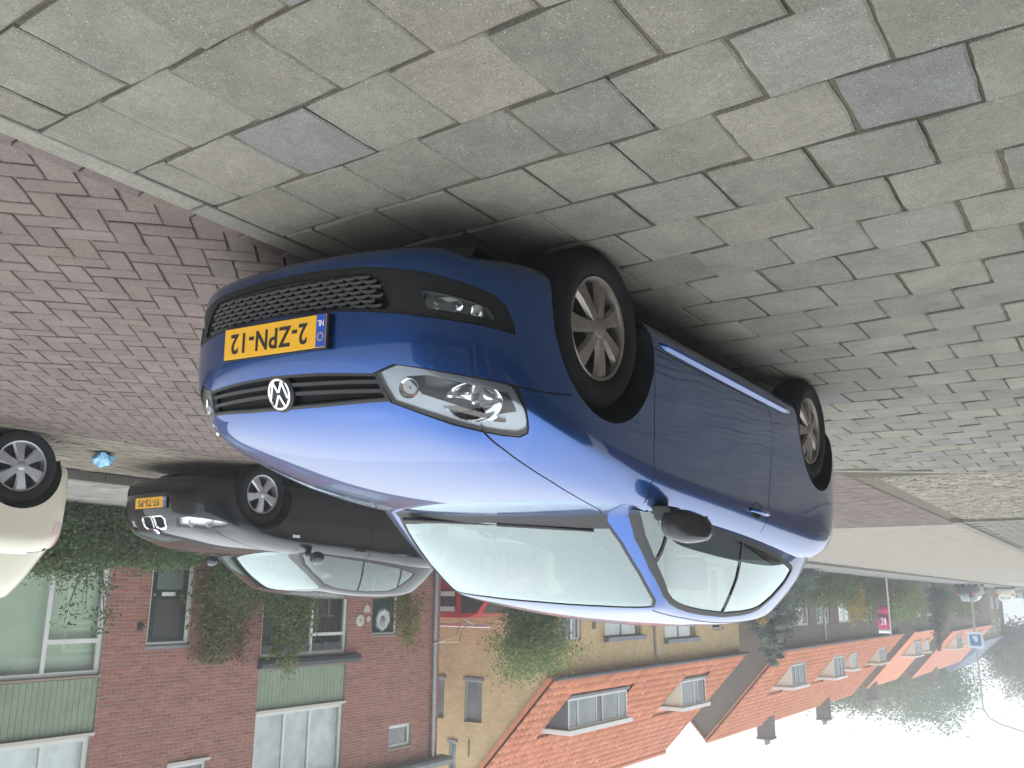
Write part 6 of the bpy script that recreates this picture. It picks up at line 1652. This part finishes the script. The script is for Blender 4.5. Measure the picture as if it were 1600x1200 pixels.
# ---- banner, lamp post with sign, road marks
def banner():
    root = empty('banner_flag', (9.55, 56.2, GZ), R_(80), label='white pole with magenta and white banner by the far gardens', cat='banner')
    m = MB(); m.tube([(0, 0, 0), (0, 0, 3.3)], [.05, .04], 10); m.build('pole', M_WFRAME, root, True)
    def cloth(z0, z1, nm, mat):
        V = []; n = 10
        for k in range(n+1):
            y = -.03-.62*k/n; dx = .04*math.sin(k*1.1)
            V += [(dx, y, z0), (dx, y, z1)]
        me = mesh_from(nm, V, [(2*k, 2*k+2, 2*k+3, 2*k+1) for k in range(n)], True); o = link_mesh(nm, me, mat, root); s_ = o.modifiers.new('t', 'SOLIDIFY'); s_.thickness = .006; return o
    c = cloth(2.1, 2.98, 'banner_cloth', plain('magenta', (.50, .02, .16), .7)); cloth(2.98, 3.22, 'banner_head', M_WHITEP); cloth(1.62, 2.1, 'banner_foot', MATS['magenta'])
    for (y0, y1, z0, z1) in ((-.20, -.30, 2.35, 2.75), (-.36, -.52, 2.35, 2.42), (-.36, -.42, 2.42, 2.68), (-.36, -.52, 2.68, 2.75)):
        m = MB(); m.box(-.062, -.056, y1, y0, z0, z1); m.build('banner_mark', M_WHITEP, c)
banner()
def lamp():
    root = empty('street_lamp', (8.2, 79.5, .03), label='tall grey street lamp with long curved arm and blue sign', cat='street lamp')
    m = MB(); m.tube([(0, 0, 0), (0, 0, 1.1)], .12, 12); m.build('pole_base', M_AWN, root, True)
    m = MB(); m.tube([(0, 0, 1.0), (0, 0, 8.4), (0, .03, 9.4), (-.35, .08, 10.1), (-1.1, .1, 10.5), (-2.6, .1, 10.9)], [.085, .065, .06, .055, .05, .045], 10); m.build('pole', plain('lamp_grey', (.32, .33, .32), .5), root, True)
    m = MB(); m.prism([(-.5, 0), (.35, 0), (.30, .10), (-.35, .12)], -.12, .12, 'y', M=Matrix.Translation((-2.9, .1, 10.88))); m.build('lamp_head', M_LEAD, root, bevel=.02)
    s_ = empty('pole_sign'); s_.parent = root
    m = MB(); m.box(-.56, .56, -.14, -.10, 3.7, 4.95); m.build('sign_plate', plain('sign_white', (.55, .62, .68), .5), s_, bevel=.01)
    m = MB(); m.box(-.40, .40, -.145, -.1405, 3.92, 4.78); m.build('sign_field', plain('sign_blue', (.06, .17, .34), .5), s_)
    m = MB(); m.prism([(-.16, 4.02), (.20, 4.02), (.20, 4.22), (.06, 4.28), (.06, 4.44), (-.10, 4.50), (-.18, 4.3)], -.15, -.1455, 'y'); m.build('sign_symbol', MATS['sign_white'], s_)
    m = MB(); m.box(-.50, .0, -.145, -.10, 3.98, 4.02); 
lamp()
mk = tag(MB().quad((3, 86, ROAD_Z+.007), (6.3, 86, ROAD_Z+.007), (6.3, 86.6, ROAD_Z+.007), (3, 86.6, ROAD_Z+.007)).build('road_marking', plain('road_white', (.6, .6, .58), .7)), kind='structure')
for k in range(3):
    m = MB(); y = 88+k*2; m.quad((3, y, ROAD_Z+.007), (6.3, y, ROAD_Z+.007), (6.3, y+.6, ROAD_Z+.007), (3, y+.6, ROAD_Z+.007)); m.build('marking_bar', MATS['road_white'], mk)

# ------------------------------------------------------------------ haze box added to pale far houses, standing in for lens veil
m = MB(); m.box(-60, 60, -25, 260, -1.2, 24)
hz = m.build('haze', None, None, kind='stuff')
hm = bpy.data.materials.new('veil_haze'); hm.use_nodes = True; hn, hl_ = hm.node_tree.nodes, hm.node_tree.links
hn.remove(hn['Principled BSDF']); pv = hn.new('ShaderNodeVolumePrincipled'); pv.inputs['Color'].default_value = (.92, .95, .97, 1); pv.inputs['Density'].default_value = .0034; pv.inputs['Anisotropy'].default_value = .2
hl_.new(pv.outputs[0], hn['Material Output'].inputs['Volume']); hz.data.materials.append(hm)
